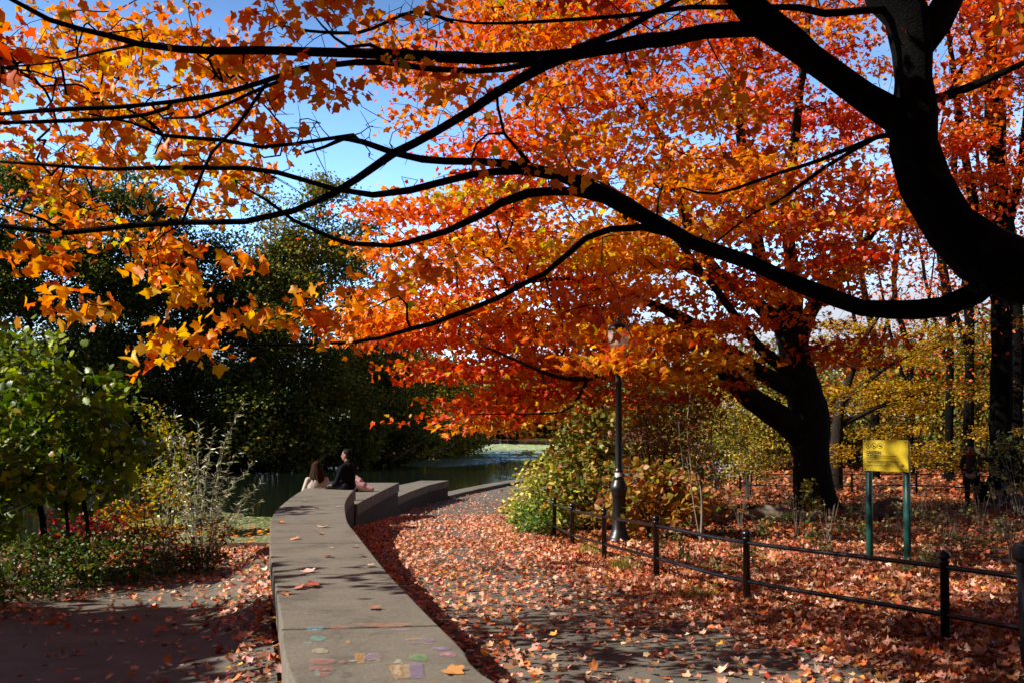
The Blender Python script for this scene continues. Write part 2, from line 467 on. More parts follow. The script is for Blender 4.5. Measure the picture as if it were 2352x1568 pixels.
# ground sheet
gx = np.unique(np.concatenate([np.linspace(-400, -60, 12), np.linspace(-60, -14, 34), np.linspace(-14, 16, 140), np.linspace(16, 60, 40), np.linspace(60, 400, 12)]))
gyv = np.unique(np.concatenate([np.linspace(-60, -6, 10), np.linspace(-6, 50, 230), np.linspace(50, 120, 90), np.linspace(120, 230, 60), np.linspace(230, 600, 12)]))
GX, GY = np.meshgrid(gx, gyv)
GZ = ground_z(GX.ravel(), GY.ravel()).reshape(GX.shape)
nY, nX = GX.shape
idx = np.arange(nX * nY).reshape(nY, nX)
a = Acc(); a.add(np.stack([GX, GY, GZ], -1).reshape(-1, 3), np.stack([idx[:-1, :-1], idx[:-1, 1:], idx[1:, 1:], idx[1:, :-1]], -1).reshape(-1, 4))
tag(link_mesh('ground', a.mesh('ground'), M_SOIL), kind='structure')

# paths: draped sheets
def strip(name, ys, xl, xr, mat, lift=0.02, nx=14):
    V = []
    for y in ys:
        a0, b0 = xl(y), xr(y)
        V.append([(a0 + (b0 - a0) * t, y) for t in np.linspace(0, 1, nx)])
    V = np.array(V); z = land(V[..., 0].ravel(), V[..., 1].ravel()).reshape(V.shape[:2]) + lift
    # keep the sheet above the ground triangles
    n = len(ys); ii = np.arange(n * nx).reshape(n, nx)
    ac = Acc(); ac.add(np.concatenate([V, z[..., None]], -1).reshape(-1, 3), np.stack([ii[:-1, :-1], ii[:-1, 1:], ii[1:, 1:], ii[1:, :-1]], -1).reshape(-1, 4))
    return tag(link_mesh(name, ac.mesh(name), mat), kind='structure')
strip('path', np.linspace(1.5, 60, 220), lambda y: wall_right(y) - 0.12, path_right, M_ASPHALT, 0.03)
def lp_left(y): return np.interp(y, [1.5, 6, 10, 13, 16, 20, 23.2], [-9, -7.6, -6.4, -6.3, -6.2, -6.0, -5.9])
strip('side_path', np.linspace(1.5, 23.3, 90), lp_left, lambda y: wall_left(min(y, 20.0)) - 0.02, M_ASPHALT, 0.025)

# water
m, nt, out = new_mat('lake_water')
p = N(nt, 'ShaderNodeBsdfPrincipled', Roughness=0.04); p.inputs['Base Color'].default_value = (0.006, 0.010, 0.007, 1)
p.inputs['IOR'].default_value = 1.33
tc = N(nt, 'ShaderNodeTexCoord'); mp = N(nt, 'ShaderNodeMapping'); mp.inputs['Scale'].default_value = (0.5, 2.2, 1)
nz = N(nt, 'ShaderNodeTexNoise', Scale=1.6, Detail=4.0)
b = N(nt, 'ShaderNodeBump', Strength=0.25, Distance=0.03)
nt.links.new(tc.outputs['Object'], mp.inputs[0]); nt.links.new(mp.outputs[0], nz.inputs['Vector'])
nt.links.new(nz.outputs['Fac'], b.inputs['Height']); nt.links.new(b.outputs[0], p.inputs['Normal'])
nt.links.new(p.outputs[0], out.inputs['Surface'])
a = Acc(); a.add([[-90, 21, WATER], [40, 21, WATER], [40, 215, WATER], [-90, 215, WATER]], [[0, 1, 2, 3]])
tag(link_mesh('lake', a.mesh('lake', False), m), kind='structure')

# ------------------------------------------------------------------ leaves
def fan(outline, centre, zf):
    o = np.array(outline, float); c = np.array([centre], float)
    V = np.vstack([o, c]); z = np.array([zf(x, y) for x, y in V])
    n = len(o)
    return np.column_stack([V, z]), np.array([(n, i, (i + 1) % n) for i in range(n)])
_curl = lambda x, y: 0.10 - 0.28 * abs(x) - 0.22 * (y - 0.35) ** 2
_MO = [(0, 0), (.17, -.07), (.43, -.02), (.40, .16), (.62, .40), (.57, .60), (.34, .58), (.20, .80), (0, 1.03)]
_MO = _MO + [(-x, y) for x, y in _MO[-2:0:-1]]
MAPLE = fan(_MO, (0, .34), _curl)
MAPLE_B = fan(_MO, (0, .34), lambda x, y: -.05 + .55 * abs(x) - .5 * max(0, y - .45) + .12 * x)
MAPLE_C = fan([(x * (1 + .12 * y), y * (1 - .1 * x)) for x, y in _MO], (.02, .34), lambda x, y: .08 - .7 * x * abs(x) - .45 * (y - .3) ** 2)
MAPLE_LO = fan([(0, 0), (.46, .08), (.3, .28), (.58, .6), (.2, .55), (0, 1.0), (-.2, .55), (-.58, .6), (-.3, .28), (-.46, .08)], (0, .35), _curl)
DRY = fan(_MO[::1], (0, .32), lambda x, y: -0.04 + 0.75 * x * x + 0.38 * (y - .35) ** 2 + 0.35 * x * y)
DRY2 = fan([(0, 0), (.2, -.06), (.5, .06), (.33, .24), (.6, .56), (.24, .56), (0, 1.0), (-.24, .56), (-.60, .56), (-.33, .24), (-.47, .06), (-.2, -.06)], (0, .32), lambda x, y: -0.05 + .65 * abs(x) * (x > 0) + 0.2 * abs(x) + 0.3 * max(0, y - .5))
DRY3 = fan([(0, 0), (.42, .0), (.38, .3), (.52, .6), (.15, .7), (0, .85), (-.3, .62), (-.5, .5), (-.33, .24), (-.4, .02)], (0, .32), lambda x, y: 0.12 - 0.9 * x * x + 0.5 * (y - .3) ** 2 - .3 * x * y)
OVAL = fan([(0, 0), (.26, .25), (.30, .55), (0, 1.0), (-.30, .55), (-.26, .25)], (0, .45), lambda x, y: 0.06 - 0.3 * abs(x) - 0.2 * (y - .4) ** 2)
OAK = fan([(0, 0), (.15, .15), (.30, .2), (.22, .38), (.42, .5), (.3, .62), (.36, .8), (0, 1.0), (-.36, .8), (-.3, .62), (-.42, .5), (-.22, .38), (-.30, .2), (-.15, .15)], (0, .5), lambda x, y: 0.06 - 0.3 * abs(x) - 0.2 * (y - .4) ** 2)
NARROW = (np.array([(0, 0, 0), (.09, .4, -.03), (0, 1.0, -.16), (-.09, .4, -.03), (0, .4, .0)]), np.array([(4, 0, 1), (4, 1, 2), (4, 2, 3), (4, 3, 0)]))
RHOMB = (np.array([(0, 0, 0), (.36, .5, -.06), (0, 1.0, 0), (-.36, .5, -.06)]), np.array([(0, 1, 2), (0, 2, 3)]))

def palette(pal, n, t=None):
    """pal rows (weight, rgb); returns n colours"""
    w = np.array([p[0] for p in pal], float); w /= w.sum()
    C = np.array([p[1] for p in pal], float)
    k = RNG.choice(len(pal), n, p=w)
    return C[k]
def jitter(c, s=0.18):
    f = np.exp(RNG.normal(0, s, (len(c), 1))) * np.exp(RNG.normal(0, s * 0.4, (len(c), 3)))
    return np.clip(c * f, 0.001, 0.9)

def put_leaves(acc, P, size, cols, tmpl, up=0.75, tilt=0.6, droop=0.5, nrm=None, cmax=1.9):
    n = len(P)
    if n == 0: return
    nv = norm(RNG.normal(0, tilt, (n, 3)) + (np.array([0, 0, up]) if nrm is None else nrm))
    tip = RNG.normal(0, 1, (n, 3)); tip[:, 2] = tip[:, 2] * 0.4 - droop
    bt = norm(tip - nv * np.sum(tip * nv, 1, keepdims=True))
    tx = np.cross(bt, nv)
    s = np.asarray(size).reshape(-1, 1) if np.ndim(size) else np.full((n, 1), size)
    tv, tf = tmpl
    wid = np.exp(RNG.normal(0, 0.12, (n, 1))); crl = np.clip(np.abs(RNG.normal(.9, 0.6, (n, 1))), .1, cmax)
    V = (tx[:, None, :] * (tv[None, :, 0:1] * wid[:, None]) + bt[:, None, :] * tv[None, :, 1:2] + nv[:, None, :] * (tv[None, :, 2:3] * crl[:, None])) * s[:, None] + P[:, None, :]
    k = len(tv)
    fidx = (np.arange(n) * k)[:, None, None] + tf[None]
    acc.add(V.reshape(-1, 3), None, fidx.reshape(-1, 3), np.repeat(cols, k, 0))

# ------------------------------------------------------------------ trees
class Skel:
    def __init__(s):
        s.p = []; s.par = []; s.fix = []; s.limbs = []; s.tipcount = None
    def limb(s, pts, step=0.35, start=None):
        """pts rows (x,y,z,r): traced limb, drawn as one smooth tube"""
        P = smooth_path(pts, step)
        m_ = len(P); k_ = np.cumsum(RNG.normal(0, 1, (m_, 4)), 0)
        k_ = k_ - np.array([np.convolve(np.pad(k_[:, c], 4, 'edge'), np.ones(9) / 9, 'valid') for c in range(4)]).T
        if m_ > 4:
            w_ = np.minimum(np.minimum(np.arange(m_), 4) / 4, 1)[:, None]
            P[:, 3:4] *= np.clip(1 + .055 * k_[:, 3:4] * w_, .8, 1.25)
            P[:, :3] += k_[:, :3] * np.minimum(P[:, 3:4], .08) * .16 * w_
        s.limbs.append(P)
        prev = -1 if start is None else start
        ids = []
        for q in P:
            s.p.append(q[:3]); s.par.append(prev); s.fix.append(q[3]); prev = len(s.p) - 1; ids.append(prev)
        return ids
    def grow(s, targets, seg=0.35, wander=0.12, follow=0.5, sag=0.0, mind=0.0):
        s.tips = []
        T = np.asarray(targets, float)
        cap = len(s.p) + len(T) * 14 + 10
        A = np.zeros((cap, 3)); A[:len(s.p)] = np.array(s.p)
        n = len(s.p)
        base = A[:n].copy()
        d = np.array([np.min(np.sum((base - t) ** 2, 1)) for t in T])
        for ti in np.argsort(d):
            t = T[ti]
            D = A[:n] - t
            c = np.sum(D * D, 1)
            j = int(np.argmin(c)); L = math.sqrt(c[j])
            if L < 0.02: s.tips.append(j); continue
            par = s.par[j]
            pd = (A[j] - A[par]) if par >= 0 else (t - A[j])
            pd = pd / (np.linalg.norm(pd) + 1e-9)
            k = int(min(12, max(1, round(L / seg))))
            ctrl = A[j] + pd * L * 0.5 * follow + (t - A[j]) * 0.25 + np.array([0, 0, sag * L])
            prev = j
            for q in range(1, k + 1):
                u = q / k
                pt = A[j] * (1 - u) ** 2 + 2 * ctrl * u * (1 - u) + t * u * u
                if q < k: pt = pt + RNG.normal(0, wander * L / k, 3)
                if n >= cap: break
                A[n] = pt; s.par.append(prev); s.fix.append(-1); s.p.append(pt); prev = n; n += 1
            s.tips.append(prev)
    def mesh(s, acc, rtip=0.004, expo=0.42, sides=4, limb_sides=10, lump=0.05, rmax=0.2):
        n = len(s.p); P = np.array(s.p); par = np.array(s.par)
        cnt = np.zeros(n)
        haschild = np.zeros(n, bool); haschild[par[par >= 0]] = True
        cnt[~haschild] = 1
        for i in range(n - 1, -1, -1):
            if par[i] >= 0: cnt[par[i]] += cnt[i]
        fix = np.array(s.fix)
        r = np.minimum(rtip * np.maximum(cnt, 1) ** expo, rmax)
        r = np.where(fix > 0, fix, r)
        e = np.where((fix < 0) & (par >= 0))[0]
        pr = np.minimum(r[par[e]], r[e] * 1.25)
        frustums(acc, P[par[e]], P[e], pr, np.where(haschild[e], r[e], r[e] * 0.6), sides)
        for L in s.limbs: tube(acc, L, limb_sides, lump)

def in_poly(poly, n, dep):
    """n random points inside a picture polygon, at depths from dep() -> 3D"""
    poly = np.array(poly, float)
    out = []
    lo = poly.min(0); hi = poly.max(0)
    while len(out) < n:
        q = lo + RNG.random((n * 2, 2)) * (hi - lo)
        ins, _ = poly_inside_dist(q[:, 0], q[:, 1], poly)
        out += list(q[ins])
    out = np.array(out[:n])
    return np.array([at_depth(x, y, dep(x, y)) for x, y in out])

def sprays(poly, n, dep, k=6, rad=.8, flat=.16):
    """n twig points gathered into level sprays of k; returns points and spray ids"""
    m = max(1, int(math.ceil(n / k)))
    c = in_poly(poly, m, dep)
    P = np.repeat(c, k, 0); ids = np.repeat(np.arange(m), k)
    o = RNG.normal(0, rad * .6, P.shape); o[:, 2] = RNG.normal(0, rad * flat, len(P)) - 0.10 * np.hypot(o[:, 0], o[:, 1])
    return P + o, ids
def put_mixed(acc, P, size, cols, tm, *args):
    if not isinstance(tm, list): return put_leaves(acc, P, size, cols, tm, *args)
    w = RNG.integers(0, len(tm), len(P)); size = np.broadcast_to(size, (len(P),))
    for k, t in enumerate(tm): put_leaves(acc, P[w == k], size[w == k], cols[w == k], t, *args)
def crown_leaves(acc, pts, per, spread, size, pal, tmpl, flat=0.35, coher=0.6, up=0.75, tilt=0.6, droop=0.5, jit=0.18, smin=0.75, ids=None):
    pts = np.asarray(pts, float); n = len(pts)
    k = np.maximum(1, RNG.poisson(per, n))
    P = np.repeat(pts, k, 0)
    off = RNG.normal(0, 1, P.shape) * spread; off[:, 2] *= flat
    base = palette(pal, n)
    if ids is not None and n: base = palette(pal, ids.max() + 1)[ids]
    C = np.repeat(base, k, 0)
    own = palette(pal, len(P)); use = RNG.random(len(P)) > coher
    C[use] = own[use]
    put_mixed(acc, P + off, size * (smin + RNG.random(len(P)) * (1.9 - 2 * smin + 0.0 if smin < .9 else .2)), jitter(C, jit), tmpl, up, tilt, droop)

def limb_px(rows, close=None):
    """rows (px, py, depth, width px) -> x,y,z,r"""
    out = []
    for px, py, d, w in rows:
        q = at_depth(px, py, d); out.append((*q, w / F * d / 2))
    return out

#@@SECTION objects
# ------------------------------------------------------------------ stone walls
def resample(poly, n):
    poly = np.asarray(poly, float); s = np.concatenate([[0], np.cumsum(np.linalg.norm(np.diff(poly, axis=0), axis=1))])
    # light smoothing by Catmull-Rom
    P = smooth_path(np.column_stack([poly, np.zeros(len(poly)), np.ones(len(poly))]), 0.15)[:, :2]
    s = np.concatenate([[0], np.cumsum(np.linalg.norm(np.diff(P, axis=0), axis=1))])
    t = np.linspace(0, s[-1], n)
    return np.column_stack([np.interp(t, s, P[:, 0]), np.interp(t, s, P[:, 1])])
def prism(pl, pr, ztop, zbot, bev=0.012, name='slab'):
    bm = bmesh.new()
    loop = [(*q,) for q in pl] + [(*q,) for q in pr[::-1]]
    zb = zbot if callable(zbot) else (lambda x, y: zbot)
    top = [bm.verts.new((x, y, ztop)) for x, y in loop]; bot = [bm.verts.new((x, y, zb(x, y))) for x, y in loop]
    n = len(loop)
    bm.faces.new(top)
    bm.faces.new(bot[::-1])
    for i in range(n):
        bm.faces.new((top[i], bot[i], bot[(i + 1) % n], top[(i + 1) % n]))
    bmesh.ops.recalc_face_normals(bm, faces=bm.faces)
    if bev:
        es = [e for e in bm.edges if (e.verts[0] in top and e.verts[1] in top)]
        bmesh.ops.bevel(bm, geom=es, offset=bev, segments=2, affect='EDGES', profile=0.6)
    me = bpy.data.meshes.new(name); bm.to_mesh(me); bm.free()
    return me
def offset_in(pl, pr, d):
    v = pr - pl; L = np.linalg.norm(v, axis=1, keepdims=True); u = v / L
    return pl + u * d, pr - u * d
def build_wall(label, left, right, cuts, ztop, cap=0.24):
    root = empty('stone_wall', (*((left[0] + right[0]) / 2), 0), label, 'wall', 'stepped stone seat walls along the path')
    for c0, c1 in zip(cuts[:-1], cuts[1:]):
        a0, a1 = int(c0), int(c1)
        pl = left[a0:a1 + 1].copy(); pr = right[a0:a1 + 1].copy()
        for arr in (pl, pr):                      # open joint between slabs
            arr[0] += norm(arr[1] - arr[0]) * 0.022; arr[-1] -= norm(arr[-1] - arr[-2]) * 0.022
        link_mesh('slab', prism(pl, pr, ztop, ztop - cap), M_STONE, root)
    pl, pr = offset_in(left, right, 0.03)
    pl[0] += norm(pl[1] - pl[0]) * 0.02; pl[-1] -= norm(pl[-1] - pl[-2]) * 0.02
    pr[0] += norm(pr[1] - pr[0]) * 0.02; pr[-1] -= norm(pr[-1] - pr[-2]) * 0.02
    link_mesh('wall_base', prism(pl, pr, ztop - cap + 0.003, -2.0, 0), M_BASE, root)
    return root
n1 = 71
# corresponding points: joints cross the wall nearly level in the picture, so match by depth
ys = np.linspace(3.0, LEFT1[-1, 1], n1)
Ls = smooth_path(np.column_stack([LEFT1, LEFT1 * 0 + 1]), 0.15)[:, :2]; Rs = smooth_path(np.column_stack([RIGHT1, RIGHT1 * 0 + 1]), 0.15)[:, :2]
left1 = np.column_stack([np.interp(ys, Ls[:, 1], Ls[:, 0]), ys]); right1 = np.column_stack([np.interp(ys, Rs[:, 1], Rs[:, 0]), ys])
right1[:, 1] += 0.0; left1[:, 1] -= np.interp(ys, [3, 6, 8, 20], [0.12, 0.15, 0.06, 0.0]); left1[:, 0] = np.interp(left1[:, 1], Ls[:, 1], Ls[:, 0])
joint = [3.0, 4.45, 6.62, 8.75, 11.0, 13.3, 15.7, 18.1, ys[-1]]
cuts1 = [int(np.argmin(abs(ys - j))) for j in joint]
wall1 = build_wall('long curving grey seat wall with chalk drawings, nearest and highest of the stepped walls', left1, right1, cuts1, WZ1)
y2 = np.linspace(RIGHT2[0, 1] + 0.7, RIGHT2[-1, 1], 25)
right2 = np.column_stack([np.interp(y2, RIGHT2[:, 1], RIGHT2[:, 0]), y2])
left2 = np.column_stack([right2[:, 0] - 1.05, y2])
wall2 = build_wall('middle step of the stone seat wall, with the pink bag on it', left2, right2, [0, 8, 16, 24], WZ2)
y3 = np.linspace(RIGHT3[0, 1] + 0.05, RIGHT3[-1, 1], 25)
right3 = np.column_stack([np.interp(y3, RIGHT3[:, 1], RIGHT3[:, 0]), y3])
left3 = np.column_stack([right3[:, 0] - 1.05, y3])
wall3 = build_wall('farthest and lowest step of the stone seat wall, beside the low lakeside kerb', left3, right3, [0, 8, 16, 24], WZ3)
# lakeside kerb
kp = smooth_path(np.column_stack([KERB, KERB * 0 + 1]), 0.5)[:, :2]
kt = norm(np.gradient(kp, axis=0)); kn = np.column_stack([-kt[:, 1], kt[:, 0]])
kr = empty('stone_kerb', (*kp[0], -1.0), 'low flat stone kerb curving along the lake edge beyond the walls', 'kerb')
st = list(range(0, len(kp), 5))
if st[-1] != len(kp) - 1: st[-1] = len(kp) - 1
for i0, i1 in zip(st[:-1], st[1:]):
    pr_ = kp[i0:i1 + 1].copy(); pl_ = (kp + kn * 0.75)[i0:i1 + 1]
    zt = gz(*kp[i0]) + 0.0
    link_mesh('kerb_stone', prism(pl_, pr_, max(zt, -1.1) + 0.16, -2.0, 0.015, 'kerb_stone'), M_STONE, kr)

# chalk drawings on the near wall
def chalk_mat(name, c):
    m, nt, out = new_mat(name)
    d = N(nt, 'ShaderNodeBsdfDiffuse'); d.inputs[0].default_value = (*c, 1)
    t = N(nt, 'ShaderNodeBsdfTransparent'); mx = N(nt, 'ShaderNodeMixShader')
    tc = N(nt, 'ShaderNodeTexCoord'); nz = N(nt, 'ShaderNodeTexNoise', Scale=26.0, Detail=9.0, Roughness=0.8)
    mp = N(nt, 'ShaderNodeMapping'); mp.inputs['Scale'].default_value = (1.0, 3.2, 1); mp.inputs['Rotation'].default_value = (0, 0, .6)
    nt.links.new(tc.outputs['Object'], mp.inputs[0]); nt.links.new(mp.outputs[0], nz.inputs['Vector'])
    r = ramp(nt, [(0.40, (0.0,) * 3), (0.62, (0.55,) * 3)]); nt.links.new(nz.outputs['Fac'], r.inputs[0])
    nt.links.new(r.outputs[0], mx.inputs[0]); nt.links.new(t.outputs[0], mx.inputs[1]); nt.links.new(d.outputs[0], mx.inputs[2])
    nt.links.new(mx.outputs[0], out.inputs['Surface'])
    return m
CH = {k: chalk_mat('chalk_' + k, c) for k, c in dict(blue=(.16, .36, .50), red=(.50, .16, .15), teal=(.18, .46, .38), cream=(.62, .50, .30), orange=(.66, .33, .08), lilac=(.40, .26, .42),
      violet=(.27, .17, .42), pink=(.62, .20, .36), green=(.13, .42, .12), salmon=(.55, .26, .18), white=(.62, .58, .50), grey=(.10, .10, .10), yellow=(.65, .55, .1), peach=(.62, .42, .26)).items()}
_cz = [0.0]
def chalk_px(cx, cy):
    x = (1100 + cx / 2.613) * .588; y = (2380 + cy / 2.613) * .588
    return at_z(x, y, WZ1)[:2]
def chalk_poly(col, pts):
    _cz[0] += 0.0002
    bm = bmesh.new()
    vs = [bm.verts.new((*p, WZ1 + 0.003 + _cz[0])) for p in pts]
    f = bm.faces.new(vs)
    bmesh.ops.recalc_face_normals(bm, faces=bm.faces)
    if f.normal.z < 0: f.normal_flip()
    me = bpy.data.meshes.new('chalk_mark'); bm.to_mesh(me); bm.free()
    o = link_mesh('chalk_mark', me, CH[col], wall1); o['label'] = 'smudged %s chalk mark' % {'grey': 'dark grey'}.get(col, col)
def chalk_ell(col, cx, cy, rx, ry, wob=0.12, sq=1.0, n=22):
    ph = RNG.random(3) * 6.28; pts = []
    for k in range(n):
        a_ = k / n * 2 * math.pi
        w = 1 + wob * (math.sin(2 * a_ + ph[0]) * .5 + math.sin(3 * a_ + ph[1]) * .6 + math.sin(7 * a_ + ph[2]) * .35)
        ca, sa = math.cos(a_), math.sin(a_)
        ca = math.copysign(abs(ca) ** sq, ca); sa = math.copysign(abs(sa) ** sq, sa)
        pts.append(chalk_px(cx + rx * ca * w, cy + ry * sa * w))
    chalk_poly(col, pts)
for args in [('blue', 338, 195, 82, 26, .12, .6), ('white', 338, 208, 30, 8), ('red', 585, 186, 88, 20, .25), ('teal', 375, 295, 88, 25), ('grey', 380, 283, 20, 5), ('teal', 270, 345, 55, 10, .3), ('grey', 600, 290, 30, 10, .3),
             ('salmon', 1040, 160, 235, 26, .35), ('lilac', 1220, 208, 90, 11, .3), ('orange', 680, 335, 30, 16), ('salmon', 1350, 305, 80, 10, .3), ('violet', 1500, 318, 70, 14, .4), ('violet', 1350, 345, 90, 8, .35), ('pink', 1490, 352, 35, 8),
             ('violet', 1625, 402, 92, 20), ('white', 1620, 400, 40, 6), ('cream', 392, 427, 80, 26), ('teal', 405, 428, 22, 10), ('orange', 800, 500, 55, 50, .15, .6), ('lilac', 925, 490, 88, 38), ('yellow', 990, 524, 25, 6),
             ('green', 1400, 498, 92, 36), ('grey', 1410, 492, 18, 8), ('pink', 1700, 467, 86, 25), ('white', 1696, 464, 26, 8), ('red', 412, 538, 140, 28, .12), ('red', 620, 546, 36, 16), ('red', 405, 612, 128, 24, .2), ('red', 420, 668, 60, 26, .3), ('teal', 362, 655, 26, 34, .2), ('teal', 440, 618, 22, 10),
             ('white', 720, 535, 40, 8, .4), ('white', 1190, 545, 50, 16, .5), ('grey', 650, 670, 70, 26, .5)]:
    chalk_ell(*args)
for c_, q in [('orange', [(1092, 590), (1160, 578), (1245, 572), (1240, 715), (1165, 722), (1120, 660)]), ('peach', [(1246, 572), (1308, 568), (1312, 708), (1241, 715)]), ('violet', [(1312, 568), (1432, 556), (1452, 715), (1312, 712)])]:
    chalk_poly(c_, [chalk_px(*p_) for p_ in q])
chalk_ell('white', 1185, 640, 42, 44, .4)

# ------------------------------------------------------------------ street lamps
M_GLASS, nt, out = new_mat('lantern_glass')
p = N(nt, 'ShaderNodeBsdfPrincipled', Roughness=0.18); p.inputs['Base Color'].default_value = (0.72, 0.70, 0.66, 1)
p.inputs['Specular IOR Level'].default_value = 0.6
tr = N(nt, 'ShaderNodeBsdfTransparent'); mx = N(nt, 'ShaderNodeMixShader'); mx.inputs[0].default_value = 0.45
nt.links.new(tr.outputs[0], mx.inputs[1]); nt.links.new(p.outputs[0], mx.inputs[2]); nt.links.new(mx.outputs[0], out.inputs['Surface'])
M_INNER = noise_mat('refractor', [(0.3, (0.75, 0.66, 0.5)), (0.7, (0.85, 0.8, 0.7))], 20, 3, 0.3, 0.2, 60)
M_STICKER = noise_mat('sticker', [(0.45, (0.5, 0.48, 0.45)), (0.62, (0.75, 0.73, 0.7))], 40, 3, 0.5, 0)
def make_lamp(x, y, z, label):
    root = empty('street_lamp', (x, y, z), label, 'street lamp', 'cast iron park lamps')
    def L(name, prof, sides, mat, flute=None, parent=None):
        ac = Acc(); lathe(ac, [(r, h + z) for r, h in prof], x, y, sides, [(f0 + z, f1 + z, d) for f0, f1, d in flute] if flute else None)
        return link_mesh(name, ac.mesh(name), mat, parent or root)
    L('base', [(.205, -.15), (.205, .05), (.185, .06), (.18, .09), (.15, .12), (.14, .16), (.125, .18), (.118, .2), (.112, .75), (.12, .77), (.13, .80), (.128, .84), (.145, .87), (.148, .91), (.138, .95), (.12, .985), (.10, 1.03), (.088, 1.06)], 28, M_LAMPIRON, [(.19, .76, .07)])
    L('post', [(.09, 1.055), (.082, 1.09), (.075, 1.1), (.072, 1.17), (.08, 1.18), (.08, 1.2), (.066, 1.22), (.063, 1.25), (.052, 2.66), (.066, 2.68), (.068, 2.72), (.056, 2.74), (.058, 2.85), (.07, 3.0), (.085, 3.06), (.07, 3.08)], 28, M_LAMPIRON, [(1.24, 2.67, .12)])
    L('lantern_holder', [(.06, 3.075), (.06, 3.10), (.11, 3.14), (.13, 3.20), (.128, 3.22), (.03, 3.225)], 24, M_LAMPIRON)
    g = L('lantern_globe', [(.118, 3.215), (.15, 3.30), (.172, 3.40), (.178, 3.48), (.172, 3.56), (.165, 3.60)], 28, M_GLASS)
    L('refractor', [(.07, 3.24), (.085, 3.3), (.095, 3.42), (.09, 3.54), (.03, 3.57)], 18, M_INNER, None, g)
    L('lantern_cap', [(.175, 3.585), (.185, 3.60), (.18, 3.62), (.15, 3.67), (.09, 3.71), (.045, 3.735), (.04, 3.76), (.03, 3.77)], 28, M_LAMPIRON)
    L('finial', [(.015, 3.765), (.026, 3.785), (.022, 3.81), (.006, 3.85)], 12, M_LAMPIRON)
    return root
lamp_p = at_depth(1422, 1235, 17.0)
lamp = make_lamp(lamp_p[0], 17.0, gz(lamp_p[0], 17.0), 'tall dark lamp post with white sticker band, standing behind the near fence')
ac = Acc(); rr = .0735
for k, (a0, a1) in enumerate([(3.5, 5.3)]):
    t = np.linspace(a0, a1, 10); zz = lamp.location[2]
    V = [(lamp_p[0] + rr * 1.03 * math.cos(q), 17 + rr * 1.03 * math.sin(q), zz + h) for h in (1.102, 1.168) for q in t]
    ac.add(V, [(i, i + 1, 11 + i, 10 + i) for i in range(9)])
link_mesh('sticker', ac.mesh('sticker'), M_STICKER, lamp)
q = at_depth(1668, 1089, 50.0)
lampb = copy_tree(lamp); lampb.location = (q[0], 50.0, gz(q[0], 50.0)); lampb['label'] = 'small distant lamp post half hidden behind the yellow shrubs'

# ------------------------------------------------------------------ fences
def make_fence(label, pts, rails, ph, rp, rr, fin=True, group=None):
    pts = [np.array(p_, float) for p_ in pts]
    root = empty('iron_fence', tuple(pts[0]), label, 'fence', group)
    for p_ in pts:
        x, y, z = p_
        ac = Acc(); lathe(ac, [(rp, z - .25), (rp, z + ph - .10), (rp * 1.25, z + ph - .095), (rp * 1.25, z + ph - .075), (rp * .8, z + ph - .07)], x, y, 14)
        po = link_mesh('post', ac.mesh('post'), M_IRON, root)
        if fin:
            ac = Acc(); lathe(ac, [(rp * .75, z + ph - .072), (rp * 1.35, z + ph - .055), (rp * 1.45, z + ph - .04), (rp * 1.2, z + ph - .018), (rp * .6, z + ph - .004), (rp * .1, z + ph + .008)], x, y, 14)
            link_mesh('finial', ac.mesh('finial'), M_IRON, po)
    for h in rails:
        ac = Acc()
        P = [(*(p_ + np.array([0, 0, h])), rr) for p_ in pts]
        tube(ac, smooth_path(P, 0.4), 10)
        link_mesh('rail', ac.mesh('rail'), M_IRON, root)
    return root
fp = [(5.8, 4.3), (4.66, 6.2), (3.51, 8.13), (2.355, 10.05), (1.73, 12.0), (1.29, 14.0), (0.965, 16.0), (0.77, 18.2), (0.66, 20.4), (0.75, 22.6)]
FZ = [0.0, 0.0, 0.0, -0.03, -0.055, -0.13, -0.22, -0.30, -.40, -.5]
make_fence('black iron rail fence with ball finials along the right edge of the path', [(x, y, z) for (x, y), z in zip(fp, FZ)], (0.60, 0.215), 0.73, 0.036, 0.021)
far = [(1720, 46), (1760, 44), (1955, 42), (2105, 42.5), (2290, 43)]
ff = []
for px in (1700, 1830, 1957, 2105, 2250, 2400):
    q = at_depth(px, 1130, 33.0); ff.append((q[0], 33.0, gz(q[0], 33.0)))
make_fence('thin black iron fence across the leafy clearing behind the yellow sign', ff, (0.62, 0.25), 0.75, 0.035, 0.02, False)

# ------------------------------------------------------------------ caution sign
M_YEL = noise_mat('sign_yellow', [(0.3, (0.54, 0.39, 0.012)), (0.7, (0.60, 0.45, 0.016))], 4, 4, 0.45, 0)
M_INK = noise_mat('sign_ink', [(0.3, (0.015, 0.012, 0.008)), (0.7, (0.03, 0.025, 0.015))], 4, 2, 0.6, 0)
M_FAINT = noise_mat('sign_small_print', [(0.42, (0.06, 0.045, 0.01)), (0.58, (0.26, 0.19, 0.02))], 90, 2, 0.6, 0)
th = math.radians(37)
pL = at_depth(1983, 1045, 13.05); pR = at_depth(2087.5, 1046, 12.6)
sc_ = (pL + pR) / 2; ex = pR - pL; SW = np.linalg.norm(ex[:2]); ex = np.array([ex[0], ex[1], 0]) / SW
ez = np.array([0, 0, 1.0]); en = np.cross(ex, ez)           # towards the viewer
SH = 0.405
sg = empty('caution_sign', (sc_[0], sc_[1], gz(sc_[0], sc_[1])), 'yellow CAUTION sign board on two dark green posts', 'sign')
def S(u, v, w=0.0): return sc_ + ex * u + ez * v + en * w
